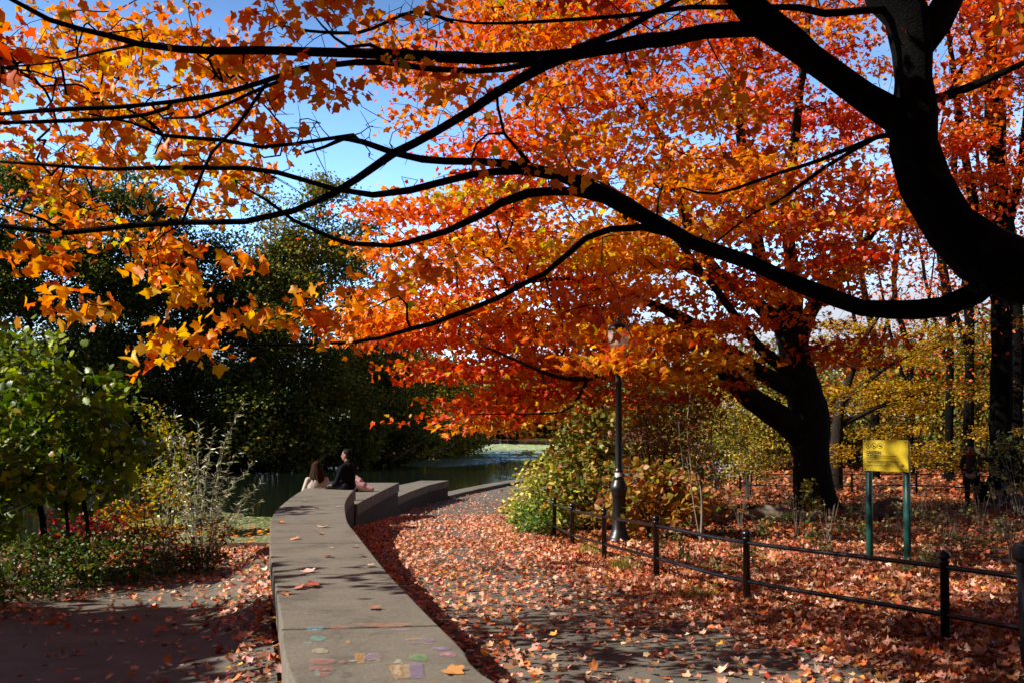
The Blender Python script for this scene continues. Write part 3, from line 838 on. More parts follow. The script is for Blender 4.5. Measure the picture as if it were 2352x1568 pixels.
def slab_uv(name, u0, u1, v0, v1, w0, w1, mat, parent, bev=0):
    bm = bmesh.new()
    vs = [bm.verts.new(S(u, v, w)) for w in (w0, w1) for u, v in ((u0, v0), (u1, v0), (u1, v1), (u0, v1))]
    for f in [(0, 3, 2, 1), (4, 5, 6, 7), (0, 1, 5, 4), (1, 2, 6, 5), (2, 3, 7, 6), (3, 0, 4, 7)]: bm.faces.new([vs[i] for i in f])
    bmesh.ops.recalc_face_normals(bm, faces=bm.faces)
    if bev: bmesh.ops.bevel(bm, geom=bm.edges[:], offset=bev, segments=2, affect='EDGES')
    me = bpy.data.meshes.new(name); bm.to_mesh(me); bm.free()
    return link_mesh(name, me, mat, parent)
panel = slab_uv('panel', -SW / 2, SW / 2, -SH / 2, SH / 2, 0, 0.012, M_YEL, sg, 0.003)
for u in (-SW / 2 + .055, SW / 2 - .05):
    b0 = S(u, 0, -0.035); zg = gz(b0[0], b0[1])
    ac = Acc(); box(ac, (b0[0], b0[1], (zg - .3 + sc_[2] + SH / 2 - .02) / 2), (0.075, 0.05, sc_[2] + SH / 2 - .02 - zg + .3), math.atan2(ex[1], ex[0]))
    link_mesh('post', ac.mesh('post', False), M_GREENPOST, sg)
for u, v in ((-.46, .45), (.44, .44), (-.45, -.44), (.46, -.43)):
    ac = Acc(); c = S(u * SW, v * SH, 0.0145)
    ang = np.linspace(0, 2 * math.pi, 10, endpoint=False)
    V = [S(u * SW + .008 * math.cos(t), v * SH + .008 * math.sin(t), w) for w in (.0115, .018) for t in ang]
    ac.add(V, [(i, (i + 1) % 10, 10 + (i + 1) % 10, 10 + i) for i in range(10)], [(10, 10 + i, 10 + i + 1) for i in range(1, 9)])
    link_mesh('bolt', ac.mesh('bolt'), M_IRON, sg)
def pic(u): return -SW / 2 + u * SW            # 0..1 across
def piv(v): return SH / 2 - v * SH             # 0..1 down
def flat_poly(ac, pts, w=0.0145):
    V = [S(a_, b_, w) for a_, b_ in pts]; n_ = len(V)
    ac.add(V + [np.mean(V, 0)], None, [(n_, i, (i + 1) % n_) for i in range(n_)])
def ring_uv(ac, cu, cv, r, wd, w=0.0145, n_=28):
    t = np.linspace(0, 2 * math.pi, n_, endpoint=False)
    V = [S(cu + q * math.cos(k), cv + q * math.sin(k), w) for q in (r - wd, r) for k in t]
    ac.add(V, [(i, (i + 1) % n_, n_ + (i + 1) % n_, n_ + i) for i in range(n_)])
def bar_uv(ac, u0, v0, u1, v1, wd, w=0.0145):
    d = np.array([u1 - u0, v1 - v0]); d /= np.linalg.norm(d); nn = np.array([-d[1], d[0]]) * wd / 2
    ac.add([S(u0 + nn[0], v0 + nn[1], w), S(u1 + nn[0], v1 + nn[1], w), S(u1 - nn[0], v1 - nn[1], w), S(u0 - nn[0], v0 - nn[1], w)], [(3, 2, 1, 0)])
rr_ = 0.036
for k, cu in enumerate((.125, .253, .382)):
    ac = Acc(); u, v = pic(cu), piv(.19)
    ring_uv(ac, u, v, rr_, .006)
    bar_uv(ac, u - rr_ * .7, v + rr_ * .7, u + rr_ * .7, v - rr_ * .7, .006, .0152)
    if k == 0:
        flat_poly(ac, [(u + .004 * math.cos(t), v + .018 + .004 * math.sin(t)) for t in np.linspace(0, 6.28, 9)[:-1]])
        bar_uv(ac, u, v + .014, u - .004, v - .006, .008); bar_uv(ac, u - .003, v - .004, u + .009, v - .02, .005); bar_uv(ac, u - .004, v - .004, u - .013, v - .018, .005); bar_uv(ac, u, v + .01, u + .012, v + .002, .004)
    elif k == 1:
        bar_uv(ac, u - .02, v - .012, u + .022, v - .012, .006); flat_poly(ac, [(u - .012, v - .008), (u + .014, v - .008), (u + .004, v + .008), (u - .008, v + .004)])
    else:
        flat_poly(ac, [(u - .022, v - .002), (u - .004, v - .012), (u + .02, v - .008), (u + .024, v + .004), (u + .004, v + .012), (u - .01, v + .006)])
    link_mesh('pictogram', ac.mesh('pictogram', False), M_INK, panel)
fc = bpy.data.curves.new('lettering', 'FONT'); fc.body = 'CAUTION'; fc.size = 1.0; fc.offset = 0.018
to = bpy.data.objects.new('lettering', fc); COL.objects.link(to)
bpy.context.view_layer.update()
tm = to.evaluated_get(bpy.context.evaluated_depsgraph_get()).to_mesh()
V = np.array([v.co[:] for v in tm.vertices]); FA = [list(p_.vertices) for p_ in tm.polygons]
lo = V.min(0); hi = V.max(0); u0, u1, v0, v1 = pic(.083), pic(.405), piv(.455), piv(.352)
VV = [tuple(S(u0 + (c[0] - lo[0]) / (hi[0] - lo[0]) * (u1 - u0), v0 + (c[1] - lo[1]) / (hi[1] - lo[1]) * (v1 - v0), .0148)) for c in V]
lm = bpy.data.meshes.new('lettering'); lm.from_pydata(VV, [], FA); lm.update()
to.to_mesh_clear(); bpy.data.objects.remove(to)
link_mesh('lettering', lm, M_INK, panel)
for v, e, h in ((.507, .74, .014), (.57, .64, .012), (.62, .30, .008), (.685, .86, .009), (.73, .45, .008), (.815, .53, .008)):
    x = .085; ac = Acc()
    while x < e:
        w_ = min(.012 + RNG.random() * .05, e - x)
        if w_ > .004:
            V = [S(pic(a_), piv(b_), .0146) for a_, b_ in ((x, v + h), (x + w_, v + h), (x + w_, v - h), (x, v - h))]
            ac.add(V, [(0, 1, 2, 3)])
        x += w_ + .008
    link_mesh('small_print', ac.mesh('small_print', False), M_FAINT, panel)
ac = Acc(); u, v = pic(.875), piv(.79)
ring_uv(ac, u, v, .023, .003); flat_poly(ac, [(u - .017, v - .006), (u + .017, v - .006), (u + .01, v - .015), (u - .01, v - .015)]); flat_poly(ac, [(u - .011, v - .003), (u + .012, v - .003), (u + .001, v + .017)])
link_mesh('emblem', ac.mesh('emblem', False), M_INK, panel)

# ------------------------------------------------------------------ litter bin at the right edge
M_BIN = noise_mat('bin_paint', [(0.3, (0.003, 0.003, 0.003)), (0.7, (0.007, 0.0065, 0.006))], 14, 5, 0.6, 0.2, 60, 0.2)
bx, by = 3.83, 7.0
lb = empty('litter_bin', (bx, by, 0), 'dark round litter bin at the right edge beside the path', 'litter bin')
ac = Acc(); lathe(ac, [(.24, -.02), (.25, .02), (.255, .1), (.275, .8), (.262, .8), (.245, .12), (.1, .1)], bx, by, 36, [(.1, .79, .05)]); link_mesh('barrel', ac.mesh('barrel'), M_BIN, lb)
ac = Acc(); lathe(ac, [(.262, .795), (.29, .80), (.297, .83), (.297, .88), (.285, .905), (.25, .91), (.235, .89), (.24, .80)], bx, by, 36); link_mesh('rim', ac.mesh('rim'), M_BIN, lb)

# ------------------------------------------------------------------ people
M_SKIN = noise_mat('skin', [(0.3, (0.22, 0.11, 0.07)), (0.7, (0.28, 0.145, 0.09))], 6, 3, 0.55, 0)
M_SKIN2 = noise_mat('skin_light', [(0.3, (0.45, 0.26, 0.18)), (0.7, (0.5, 0.3, 0.21))], 6, 3, 0.55, 0)
def cloth(n, c): return noise_mat(n, [(0.3, tuple(x * .8 for x in c)), (0.7, c)], 20, 4, 0.9, 0.3, 90, 0.1, None, 0.004)
M_BLACK = cloth('black_cloth', (0.006, 0.0065, 0.009)); M_CREAM = cloth('pale_cloth', (0.5, 0.44, 0.38)); M_TROUSER = cloth('dark_trousers', (0.02, 0.021, 0.027)); M_GREYTR = cloth('grey_trousers', (0.10, 0.09, 0.09))
M_HAIRD = noise_mat('black_hair', [(0.3, (0.003, 0.0025, 0.0025)), (0.7, (0.008, 0.006, 0.005))], 8, 5, 0.75, 0.5, 50, 0.15, (6, 6, 1), 0.005)
M_HAIRB = noise_mat('brown_hair', [(0.3, (0.010, 0.005, 0.0025)), (0.7, (0.05, 0.022, 0.010))], 7, 6, 0.7, 0.8, 30, 0.06, (5, 5, 0.6), 0.02)
M_PINK = cloth('pink_cloth', (0.62, 0.40, 0.42)); M_LILAC = cloth('lilac_cloth', (0.50, 0.46, 0.72)); M_ORANGE = cloth('orange_cloth', (0.6, 0.12, 0.04)); M_RED = cloth('red_cloth', (0.5, 0.04, 0.04)); M_WHITE = cloth('white_cloth', (0.7, 0.68, 0.66)); M_OLIVE = cloth('olive_cloth', (0.05, 0.045, 0.032))
def capsule(bm, p0, r0, p1, r1):
    p0 = Vector(p0); p1 = Vector(p1); d = p1 - p0; L = d.length
    q = d.to_track_quat('Z', 'Y').to_matrix().to_4x4()
    res = bmesh.ops.create_uvsphere(bm, u_segments=14, v_segments=10, radius=1.0)
    for v in res['verts']:
        z = v.co.z; top = z > 1e-4
        r = r1 if top else r0
        v.co = (Matrix.Translation(p1 if top else p0) @ q) @ Vector((v.co.x * r, v.co.y * r, z * r))
def ellip(bm, c, s, R=None):
    res = bmesh.ops.create_uvsphere(bm, u_segments=16, v_segments=12, radius=1.0)
    for v in res['verts']:
        w = Vector((v.co.x * s[0], v.co.y * s[1], v.co.z * s[2]))
        if R is not None: w = R @ w
        v.co = Vector(c) + w
def blob(name, caps, ells, mat, parent, voxel=0.012, it=3):
    bm = bmesh.new()
    for c in caps: capsule(bm, *c)
    for e in ells: ellip(bm, *e)
    me = bpy.data.meshes.new(name); bm.to_mesh(me); bm.free()
    for p_ in me.polygons: p_.use_smooth = True
    o = link_mesh(name, me, mat, parent)
    md = o.modifiers.new('remesh', 'REMESH'); md.mode = 'VOXEL'; md.voxel_size = voxel; md.use_smooth_shade = True
    if it:
        ms = o.modifiers.new('smooth', 'SMOOTH'); ms.iterations = it; ms.factor = 0.5
    return o
def hand(caps, wrist, d, up, s=1.0, curl=0.4):
    """five finger hand: palm and separate fingers; d pointing direction, up back of the hand"""
    d = Vector(d).normalized(); up = Vector(up).normalized(); sd = d.cross(up).normalized(); w = Vector(wrist)
    caps.append((w, .026 * s, w + d * .06 * s, .034 * s)); 
    for k, (o_, l_) in enumerate(((-.030, .068), (-.010, .08), (.011, .074), (.030, .058))):
        a_ = w + d * .085 * s + sd * o_ * s; m_ = a_ + (d - up * curl * .5) * l_ * .5 * s; e_ = m_ + (d - up * curl * 1.6).normalized() * l_ * .5 * s
        caps.append((w + d * .045 * s + sd * o_ * .7 * s, .013 * s, a_, .0105 * s)); caps.append((a_, .0105 * s, m_, .0095 * s)); caps.append((m_, .0095 * s, e_, .008 * s))
    t0 = w + d * .025 * s - sd * .03 * s; t1 = t0 + (d * .6 - sd).normalized() * .035 * s; t2 = t1 + (d - sd * .3).normalized() * .03 * s
    caps.append((t0, .015 * s, t1, .012 * s)); caps.append((t1, .0115 * s, t2, .009 * s))
def head(caps, ells, c, face, s=1.0):
    """c = centre of the head, face = horizontal direction it looks"""
    f = Vector(face).normalized(); sd = Vector((-f.y, f.x, 0)).normalized(); u = Vector((0, 0, 1)); c = Vector(c)
    R = Matrix((f, sd, u)).transposed()
    ells.append((c + u * .02 * s - f * .008 * s, (.098 * s, .076 * s, .098 * s), R))          # skull
    ells.append((c - u * .045 * s + f * .022 * s, (.072 * s, .060 * s, .078 * s), R))         # jaw and cheeks
    ells.append((c - u * .098 * s + f * .062 * s, (.022 * s, .024 * s, .018 * s), R))         # chin
    caps.append((c + f * .082 * s + u * .012 * s, .010 * s, c + f * .106 * s - u * .022 * s, .0155 * s))  # nose
    ells.append((c + f * .074 * s + u * .022 * s, (.022 * s, .055 * s, .012 * s), R))          # brow
    ells.append((c + f * .086 * s - u * .058 * s, (.012 * s, .024 * s, .007 * s), R))          # lips
    ells.append((c + f * .084 * s - u * .07 * s, (.012 * s, .020 * s, .008 * s), R))
    for k in (-1, 1): ells.append((c + sd * k * .078 * s - f * .005 * s - u * .012 * s, (.018 * s, .010 * s, .032 * s), R))
    return R

# seated man, right end of the wall, looking over the lake to the left
mx_, my_ = -3.33, 20.15; mz = WZ1
man = empty('person', (mx_, my_, mz), 'man in a black sweater sitting on the wall end, face turned left', 'person')
f = Vector((-.82, .57, 0)).normalized(); sd = Vector((f.y, -f.x, 0)); U = Vector((0, 0, 1)); O = Vector((mx_, my_, mz))
def W(a_, b_, c_): return O + f * a_ + sd * b_ + U * c_
caps, ells = [], []
hc = W(.02, 0, .69)
R = head(caps, ells, hc, (-.97, .22, 0))
caps += [(W(-.01, 0, .47), .058, W(.01, 0, .62), .052), (W(-.02, 0, .12), .12, W(-.02, 0, .42), .12)]
for k in (-1, 1):
    caps += [(W(-.02, .17 * k, .43), .05, W(.06, .22 * k, .17), .042), (W(.06, .22 * k, .17), .04, W(.24, .17 * k, .08), .03)]
    hand(caps, W(.24, .17 * k, .08), f - sd * k * .2, U, 1.0, .7)
    caps += [(W(0, .09 * k, .075), .08, W(.40, .11 * k, .075), .062), (W(.40, .11 * k, .07), .058, W(.42, .11 * k, -.28), .04)]
blob('body', caps, ells, M_SKIN, man, .0095, 2)
c2 = [(W(-.03, 0, .10), .135, W(-.035, 0, .28), .125), (W(-.035, 0, .28), .135, W(-.02, 0, .44), .125), (W(-.02, -.1, .46), .07, W(-.02, .1, .46), .07), (W(-.015, 0, .48), .075, W(0, 0, .545), .062)]
e2 = [(W(-.03, 0, .30), (.12, .17, .22), Matrix((f, sd, U)).transposed())]
for k in (-1, 1): c2 += [(W(-.02, .165 * k, .435), .068, W(.06, .225 * k, .17), .055), (W(.06, .225 * k, .17), .054, W(.215, .175 * k, .085), .04)]
blob('sweater', c2, e2, M_BLACK, man, .014, 3)
c3 = []
for k in (-1, 1): c3 += [(W(-.03, .09 * k, .085), .1, W(.41, .11 * k, .08), .075), (W(.41, .11 * k, .075), .072, W(.425, .11 * k, -.25), .058)]
blob('trousers', c3, [], M_TROUSER, man, .014, 3)
blob('shoes', [(W(.42, .11 * k, -.31), .045, W(.54, .12 * k, -.335), .035) for k in (-1, 1)], [], M_BLACK, man, .012, 2)
hf = Vector((-.97, .22, 0)).normalized(); hs = Vector((-hf.y, hf.x, 0)); HR = Matrix((hf, hs, U)).transposed()
blob('hair', [], [(hc + U * .042 - hf * .022, (.095, .083, .088), HR), (hc - U * .02 - hf * .052, (.055, .074, .075), HR)], M_HAIRD, man, .010, 1)
blob('beard', [], [(hc - U * .098 + hf * .064, (.024, .028, .018), HR), (hc - U * .085 + hf * .03, (.04, .055, .022), HR)], M_HAIRD, man, .009, 1)

# seated woman seen from behind
wx_, wy_ = -4.2, 21.5; wz_ = WZ2
wom = empty('person', (wx_, wy_, wz_), 'woman with long brown hair in a pale top, seated with her back to us', 'person')
f = Vector((-.35, .94, 0)).normalized(); sd = Vector((f.y, -f.x, 0)); O = Vector((wx_, wy_, wz_))
caps, ells = [], []
hc = W(.03, 0, .735)
head(caps, ells, hc, f, .97)
caps += [(W(0, 0, .50), .052, W(.02, 0, .66), .048), (W(0, 0, .12), .13, W(0, 0, .42), .11)]
for k in (-1, 1):
    caps += [(W(0, .165 * k, .45), .045, W(.03, .25 * k, .19), .038), (W(.03, .25 * k, .19), .036, W(.24, .2 * k, .10), .028)]
    hand(caps, W(.24, .2 * k, .1), f - sd * k * .3, U, .92, .6)
    caps += [(W(0, .09 * k, .085), .085, W(.42, .10 * k, .085), .062), (W(.42, .1 * k, .08), .055, W(.44, .1 * k, -.36), .038)]
blob('body', caps, ells, M_SKIN2, wom, .010, 2)
c2 = [(W(-.01, 0, .08), .15, W(-.01, 0, .25), .125), (W(-.01, 0, .25), .125, W(-.01, 0, .43), .12), (W(0, -.15, .455), .06, W(0, .15, .455), .06)]
c2 += [(W(0, .19 * -1, .45), .066, W(.03, -.28, .19), .056), (W(.03, -.25, .19), .05, W(.22, -.2, .11), .04)]
c2 += [(W(0, .19, .45), .066, W(.03, .28, .19), .056), (W(.03, .25, .19), .05, W(.22, .2, .11), .04)]
blob('blouse', c2, [(W(-.01, 0, .26), (.13, .23, .26), Matrix((f, sd, U)).transposed())], M_CREAM, wom, .014, 3)
blob('trousers', [(W(-.02, .09 * k, .09), .1, W(.42, .1 * k, .09), .074) for k in (-1, 1)] + [(W(.42, .1 * k, .085), .07, W(.44, .1 * k, -.34), .05) for k in (-1, 1)], [], M_TROUSER, wom, .014, 3)
hcaps = []
for k in range(26):
    t_ = -1 + 2 * k / 25; a0 = t_ * 1.75
    r0 = Vector(W(0, 0, 0)) * 0
    s0 = hc + (-f * math.cos(a0) * .088 + sd * math.sin(a0) * .08) + U * (.03 + RNG.random() * .03)
    s1 = hc + (-f * math.cos(a0) * .115 + sd * math.sin(a0) * .125) - U * (.13 + .05 * RNG.random())
    s2 = hc + (-f * (math.cos(a0) * .13 + .03) + sd * math.sin(a0) * (.135 + .04 * RNG.random())) - U * (.24 + .13 * RNG.random() - .05 * abs(t_))
    hcaps += [(s0, .026, s1, .026), (s1, .024, s2, .011)]
blob('hair', hcaps, [(hc + U * .04 - f * .022, (.1, .09, .09), Matrix((f, sd, U)).transposed()), (hc - U * .05 - f * .06, (.06, .085, .13), Matrix((f, sd, U)).transposed())], M_HAIRB, wom, .010, 1)

# pink bag on the middle wall
bgp = at_depth(833, 1122, 24.6)
bagx = bgp[0]; bagy = 24.4
bag = empty('bag', (bagx, bagy, WZ2), 'pale pink and black soft bag lying on the middle wall behind the man', 'bag')
B = Vector((bagx, bagy, WZ2))
blob('bag_body', [(B + Vector((-.2, 0, .19)), .16, B + Vector((.02, 0, .13)), .13), (B + Vector((-.16, .02, .30)), .11, B + Vector((-.06, 0, .25)), .10), (B + Vector((.02, 0, .12)), .12, B + Vector((.26, -.02, .06)), .06)], [], M_PINK, bag, .014, 3)
blob('pocket', [(B + Vector((-.24, -.10, .05)), .045, B + Vector((-.10, -.13, .045)), .045)], [], M_BLACK, bag, .011, 2)
blob('zip_pull', [(B + Vector((.24, -.02, .04)), .03, B + Vector((.29, -.02, .035)), .02)], [], M_BLACK, bag, .011, 2)
blob('strap', [(B + Vector((-.27, -.1, .2)), .016, B + Vector((-.12, -.125, .26)), .014), (B + Vector((-.26, -.11, .24)), .014, B + Vector((-.16, -.12, .15)), .012)], [], M_BLACK, bag, .011, 2)

# person standing in the shade on the right
def standing(px, py_feet, d, label, face, top, hem, legs, scale=1.0, hat=None, neck=None, bent=False, z=None):
    q = at_depth(px, py_feet, d); x, y = q[0], d; zg = gz(x, y) if z is None else z
    global O, f, sd
    r = empty('person', (x, y, zg), label, 'person')
    O = Vector((x, y, zg)); f = Vector(face).normalized(); sd = Vector((f.y, -f.x, 0))
    s = scale
    def Q(a_, b_, c_): return W(a_ * s, b_ * s, c_ * s)
    caps, ells = [], []
    hc = Q(.02, 0, 1.60)
    head(caps, ells, hc, f, s)
    caps += [(Q(0, 0, 1.35), .055 * s, Q(.01, 0, 1.52), .052 * s), (Q(0, 0, .98), .12 * s, Q(0, 0, 1.3), .12 * s)]
    for k in (-1, 1):
        caps += [(Q(0, .17 * k, 1.36), .05 * s, Q(-.02, .25 * k, 1.10), .042 * s), (Q(-.02, .25 * k, 1.1), .04 * s, Q(.12, .16 * k, .96), .03 * s)]
        hand(caps, Q(.12, .16 * k, .96), f - sd * k * .5, U, s, .6)
        caps += [(Q(0, .09 * k, .92), .085 * s, Q(.03 * k, .10 * k, .5), .06 * s), (Q(.03 * k, .1 * k, .5), .058 * s, Q(.03 * k - .02, .1 * k, .08), .04 * s)]
    blob('body', caps, ells, M_SKIN, r, .014, 2)
    c2 = [(Q(0, 0, .96), .14 * s, Q(0, 0, 1.2), .135 * s), (Q(0, 0, 1.2), .135 * s, Q(0, 0, 1.34), .12 * s), (Q(0, -.12, 1.37), .065 * s, Q(0, .12, 1.37), .065 * s)]
    for k in (-1, 1): c2 += [(Q(0, .17 * k, 1.36), .07 * s, Q(-.02, .255 * k, 1.1), .058 * s), (Q(-.02, .255 * k, 1.1), .056 * s, Q(.1, .17 * k, .98), .042 * s)]
    blob('jacket', c2, [], top, r, .018, 3)
    if hem: blob('shirt_hem', [(Q(.01, -.05, .87), .12 * s, Q(.01, .05, .87), .12 * s)], [], hem, r, .018, 2)
    blob('trousers', [(Q(0, .09 * k, .90), .105 * s, Q(.03 * k, .1 * k, .5), .078 * s) for k in (-1, 1)] + [(Q(.03 * k, .1 * k, .5), .076 * s, Q(.03 * k - .02, .1 * k, .1), .06 * s) for k in (-1, 1)], [], legs, r, .018, 3)
    blob('shoes', [(Q(.03 * k - .03, .1 * k, .05), .05 * s, Q(.03 * k + .12, .11 * k, .04), .038 * s) for k in (-1, 1)], [], M_BLACK, r, .015, 2)
    HR = Matrix((f, sd, U)).transposed()
    blob('hat' if hat else 'hair', [], [(hc + U * .045 * s - f * .02 * s, (.103 * s, .09 * s, .09 * s), HR), (hc - U * .01 * s - f * .05 * s, (.06 * s, .078 * s, .08 * s), HR)], hat or M_HAIRD, r, .012, 1)
    if neck: blob('scarf', [(Q(.02, -.06, 1.44), .055 * s, Q(.05, .06, 1.43), .055 * s)], [], neck, r, .014, 2)
    return r
standing(2232, 1168, 27.0, 'person standing in deep shade at the right, dark jacket and red scarf', (-.6, -.8, 0), M_OLIVE, M_CREAM, M_TROUSER, 1.0, None, M_RED)
hb = empty('bag', tuple(W(.05, -.32, .35)), 'black bag hanging beside the standing person in the shade', 'bag')
blob('bag_body', [(W(.05, -.3, .28), .13, W(.05, -.3, .62), .10)], [(W(.05, -.3, .42), (.12, .15, .24), Matrix((f, sd, U)).transposed())], M_BLACK, hb, .02, 3)
blob('handle', [(W(.05, -.36, .68), .014, W(.1, -.26, .92), .012), (W(.05, -.24, .68), .014, W(.1, -.22, .92), .012)], [], M_BLACK, hb, .011, 1)

# person sitting low beside them
q = at_depth(2290, 1168, 27.4); zg = gz(q[0], 27.4)
O = Vector((q[0] + .1, 27.4, zg)); f = Vector((-.8, -.6, 0)).normalized(); sd = Vector((f.y, -f.x, 0))
rock = empty('boulder', tuple(O + Vector((.22, .2, 0))), 'low grey boulder under the person crouching in the shade', 'rock')
sit = empty('person', tuple(O), 'person in black top and grey trousers sitting hunched in the shade', 'person')
caps, ells = [], []
hc = W(.36, 0, .98)
head(caps, ells, hc, f, 1.0)
caps += [(W(.2, 0, .80), .055, W(.33, 0, .92), .05), (W(-.1, 0, .5), .12, W(.17, 0, .78), .11)]
for k in (-1, 1):
    caps += [(W(.2, .16 * k, .78), .05, W(.36, .2 * k, .56), .04), (W(.36, .2 * k, .56), .04, W(.5, .08 * k, .5), .03)]
    hand(caps, W(.5, .08 * k, .5), f, U, 1, .6)
    caps += [(W(-.1, .09 * k, .45), .09, W(.3, .14 * k, .5), .065), (W(.3, .14 * k, .5), .06, W(.26, .14 * k, .08), .04)]
blob('body', caps, ells, M_SKIN, sit, .014, 2)
blob('jacket', [(W(-.1, 0, .48), .14, W(.17, 0, .77), .13), (W(.17, -.12, .79), .065, W(.17, .12, .79), .065)] + [(W(.2, .16 * k, .78), .068, W(.36, .2 * k, .56), .055) for k in (-1, 1)] + [(W(.36, .2 * k, .56), .054, W(.48, .09 * k, .51), .042) for k in (-1, 1)], [], M_BLACK, sit, .018, 3)
blob('trousers', [(W(-.1, .09 * k, .46), .105, W(.3, .14 * k, .5), .08) for k in (-1, 1)] + [(W(.3, .14 * k, .5), .076, W(.26, .14 * k, .1), .06) for k in (-1, 1)], [], M_GREYTR, sit, .018, 3)
blob('shoes', [(W(.24, .14 * k, .05), .05, W(.4, .15 * k, .04), .04) for k in (-1, 1)], [], M_WHITE, sit, .015, 2)
blob('hair', [], [(hc + U * .045 - f * .02, (.105, .092, .09), Matrix((f, sd, U)).transposed())], M_HAIRD, sit, .012, 1)
M_ROCK = noise_mat('boulder', [(0.3, (0.06, 0.055, 0.05)), (0.7, (0.18, 0.165, 0.145))], 4, 8, 0.95, 0.8, 14, 0.2, None, 0.03)
def rock_mesh(name, c, s, parent, seed=0):
    bm = bmesh.new(); bmesh.ops.create_icosphere(bm, subdivisions=4, radius=1.0)
    for v in bm.verts:
        d = v.co.normalized()
        k = 1 + .35 * (vnoise(d.x * 3 + seed, d.y * 3 + d.z * 2, 1.1) - .5) + .16 * (vnoise(d.x * 9 + seed, d.z * 9 + d.y * 5, 1.0) - .5)
        v.co = Vector(c) + Vector((d.x * s[0], d.y * s[1], d.z * s[2])) * float(k)
    me = bpy.data.meshes.new(name); bm.to_mesh(me); bm.free()
    for p_ in me.polygons: p_.use_smooth = True
    return link_mesh(name, me, M_ROCK, parent)
rock_mesh('stone', O + Vector((.22, .2, .12)), (.42, .36, .32), rock)
ac = Acc(); box(ac, O + Vector((-.28, -.05, .46)), (.26, .012, .19), .5); 
npap = empty('paper', tuple(O + Vector((-.28, -.05, .4))), 'white sheet held over the knees of the person sitting in the shade', 'paper')
link_mesh('sheet', ac.mesh('sheet', False), M_WHITE, npap)

# walkers far beyond the shrubs
standing(1590, 1095, 46.0, 'small distant figure with a red hat and orange jacket beyond the shrubs', (.3, -.95, 0), M_ORANGE, None, M_TROUSER, 1.0, M_RED)
# bench with a seated figure in lilac
q = at_depth(1690, 1090, 36.0); bz = gz(q[0], 36.0); bX = q[0]
bench = empty('park_bench', (bX, 36.0, bz), 'grey slatted park bench seen through the shrubs left of the big trunk', 'bench')
M_BENCH = noise_mat('bench_wood', [(0.3, (0.18, 0.17, 0.16)), (0.7, (0.36, 0.35, 0.34))], 5, 6, 0.7, 0.2, 40, 0.3, (1, 8, 8))
ac = Acc()
for k in range(4): box(ac, (bX, 36.0 - .2 + k * .12, bz + .45), (1.9, .09, .035))
link_mesh('seat', ac.mesh('seat', False), M_BENCH, bench)
ac = Acc()
for k in range(3): box(ac, (bX, 36.26 + k * .03, bz + .56 + k * .13), (1.9, .03, .10))
link_mesh('backrest', ac.mesh('backrest', False), M_BENCH, bench)
for k in (-.8, 0, .8):
    ac = Acc()
    tube(ac, smooth_path([(bX + k, 35.8, bz - .1, .025), (bX + k, 35.8, bz + .42, .025), (bX + k, 36.2, bz + .42, .025), (bX + k, 36.34, bz + .9, .02)], .15), 8)
    tube(ac, smooth_path([(bX + k, 36.2, bz + .42, .025), (bX + k, 36.3, bz - .1, .025)], .2), 8)
    link_mesh('leg', ac.mesh('leg'), M_IRON, bench)
O = Vector((bX - .75, 36.02, bz + .47)); f = Vector((-.2, -.98, 0)).normalized(); sd = Vector((f.y, -f.x, 0))
s2 = empty('person', tuple(O), 'small distant figure in a lilac top sitting on the slatted bench', 'person')
caps, ells = [], []; hc = W(.03, 0, .74); head(caps, ells, hc, f)
caps += [(W(0, 0, .5), .055, W(.02, 0, .65), .05), (W(0, 0, .12), .12, W(0, 0, .42), .12)]
for k in (-1, 1):
    caps += [(W(0, .17 * k, .45), .05, W(.05, .24 * k, .19), .04), (W(.05, .24 * k, .19), .04, W(.26, .14 * k, .14), .03)]; hand(caps, W(.26, .14 * k, .14), f, U)
    caps += [(W(0, .09 * k, .085), .085, W(.42, .1 * k, .085), .065), (W(.42, .1 * k, .08), .058, W(.44, .1 * k, -.38), .04)]
blob('body', caps, ells, M_SKIN2, s2, .014, 2)
blob('jacket', [(W(0, 0, .08), .145, W(0, 0, .42), .135), (W(0, -.12, .455), .065, W(0, .12, .455), .065)] + [(W(0, .17 * k, .45), .07, W(.05, .245 * k, .19), .058) for k in (-1, 1)] + [(W(.05, .245 * k, .19), .056, W(.24, .15 * k, .15), .042) for k in (-1, 1)], [], M_LILAC, s2, .018, 3)
blob('trousers', [(W(-.02, .09 * k, .09), .1, W(.42, .1 * k, .09), .076) for k in (-1, 1)] + [(W(.42, .1 * k, .085), .072, W(.44, .1 * k, -.34), .056) for k in (-1, 1)], [], M_TROUSER, s2, .018, 3)
blob('hair', [], [(hc + U * .045 - f * .02, (.105, .092, .09), Matrix((f, sd, U)).transposed())], M_HAIRD, s2, .012, 1)
# ------------------------------------------------------------------ the near maple (limbs traced, then grown)
P_NEAR = [(5, (.84, .21, .010)), (5, (.86, .31, .012)), (3.2, (.86, .45, .02)), (1.6, (.74, .11, .010)), (0.6, (.55, .46, .02)), (0.3, (.26, .32, .02))]
P_RED = [(4, (.78, .105, .012)), (3, (.82, .17, .014)), (3, (.60, .05, .012)), (1, (.84, .30, .02))]
P_ORANGE = [(4, (.85, .21, .012)), (4, (.87, .32, .018)), (1.8, (.88, .45, .025)), (1.8, (.76, .10, .012)), (.35, (.55, .48, .02))]
P_MIX = P_RED + P_ORANGE
P_GOLD = [(5, (.89, .27, .014)), (4, (.90, .38, .02)), (1.5, (.90, .50, .035)), (2, (.82, .14, .012)), (.4, (.6, .52, .03))]

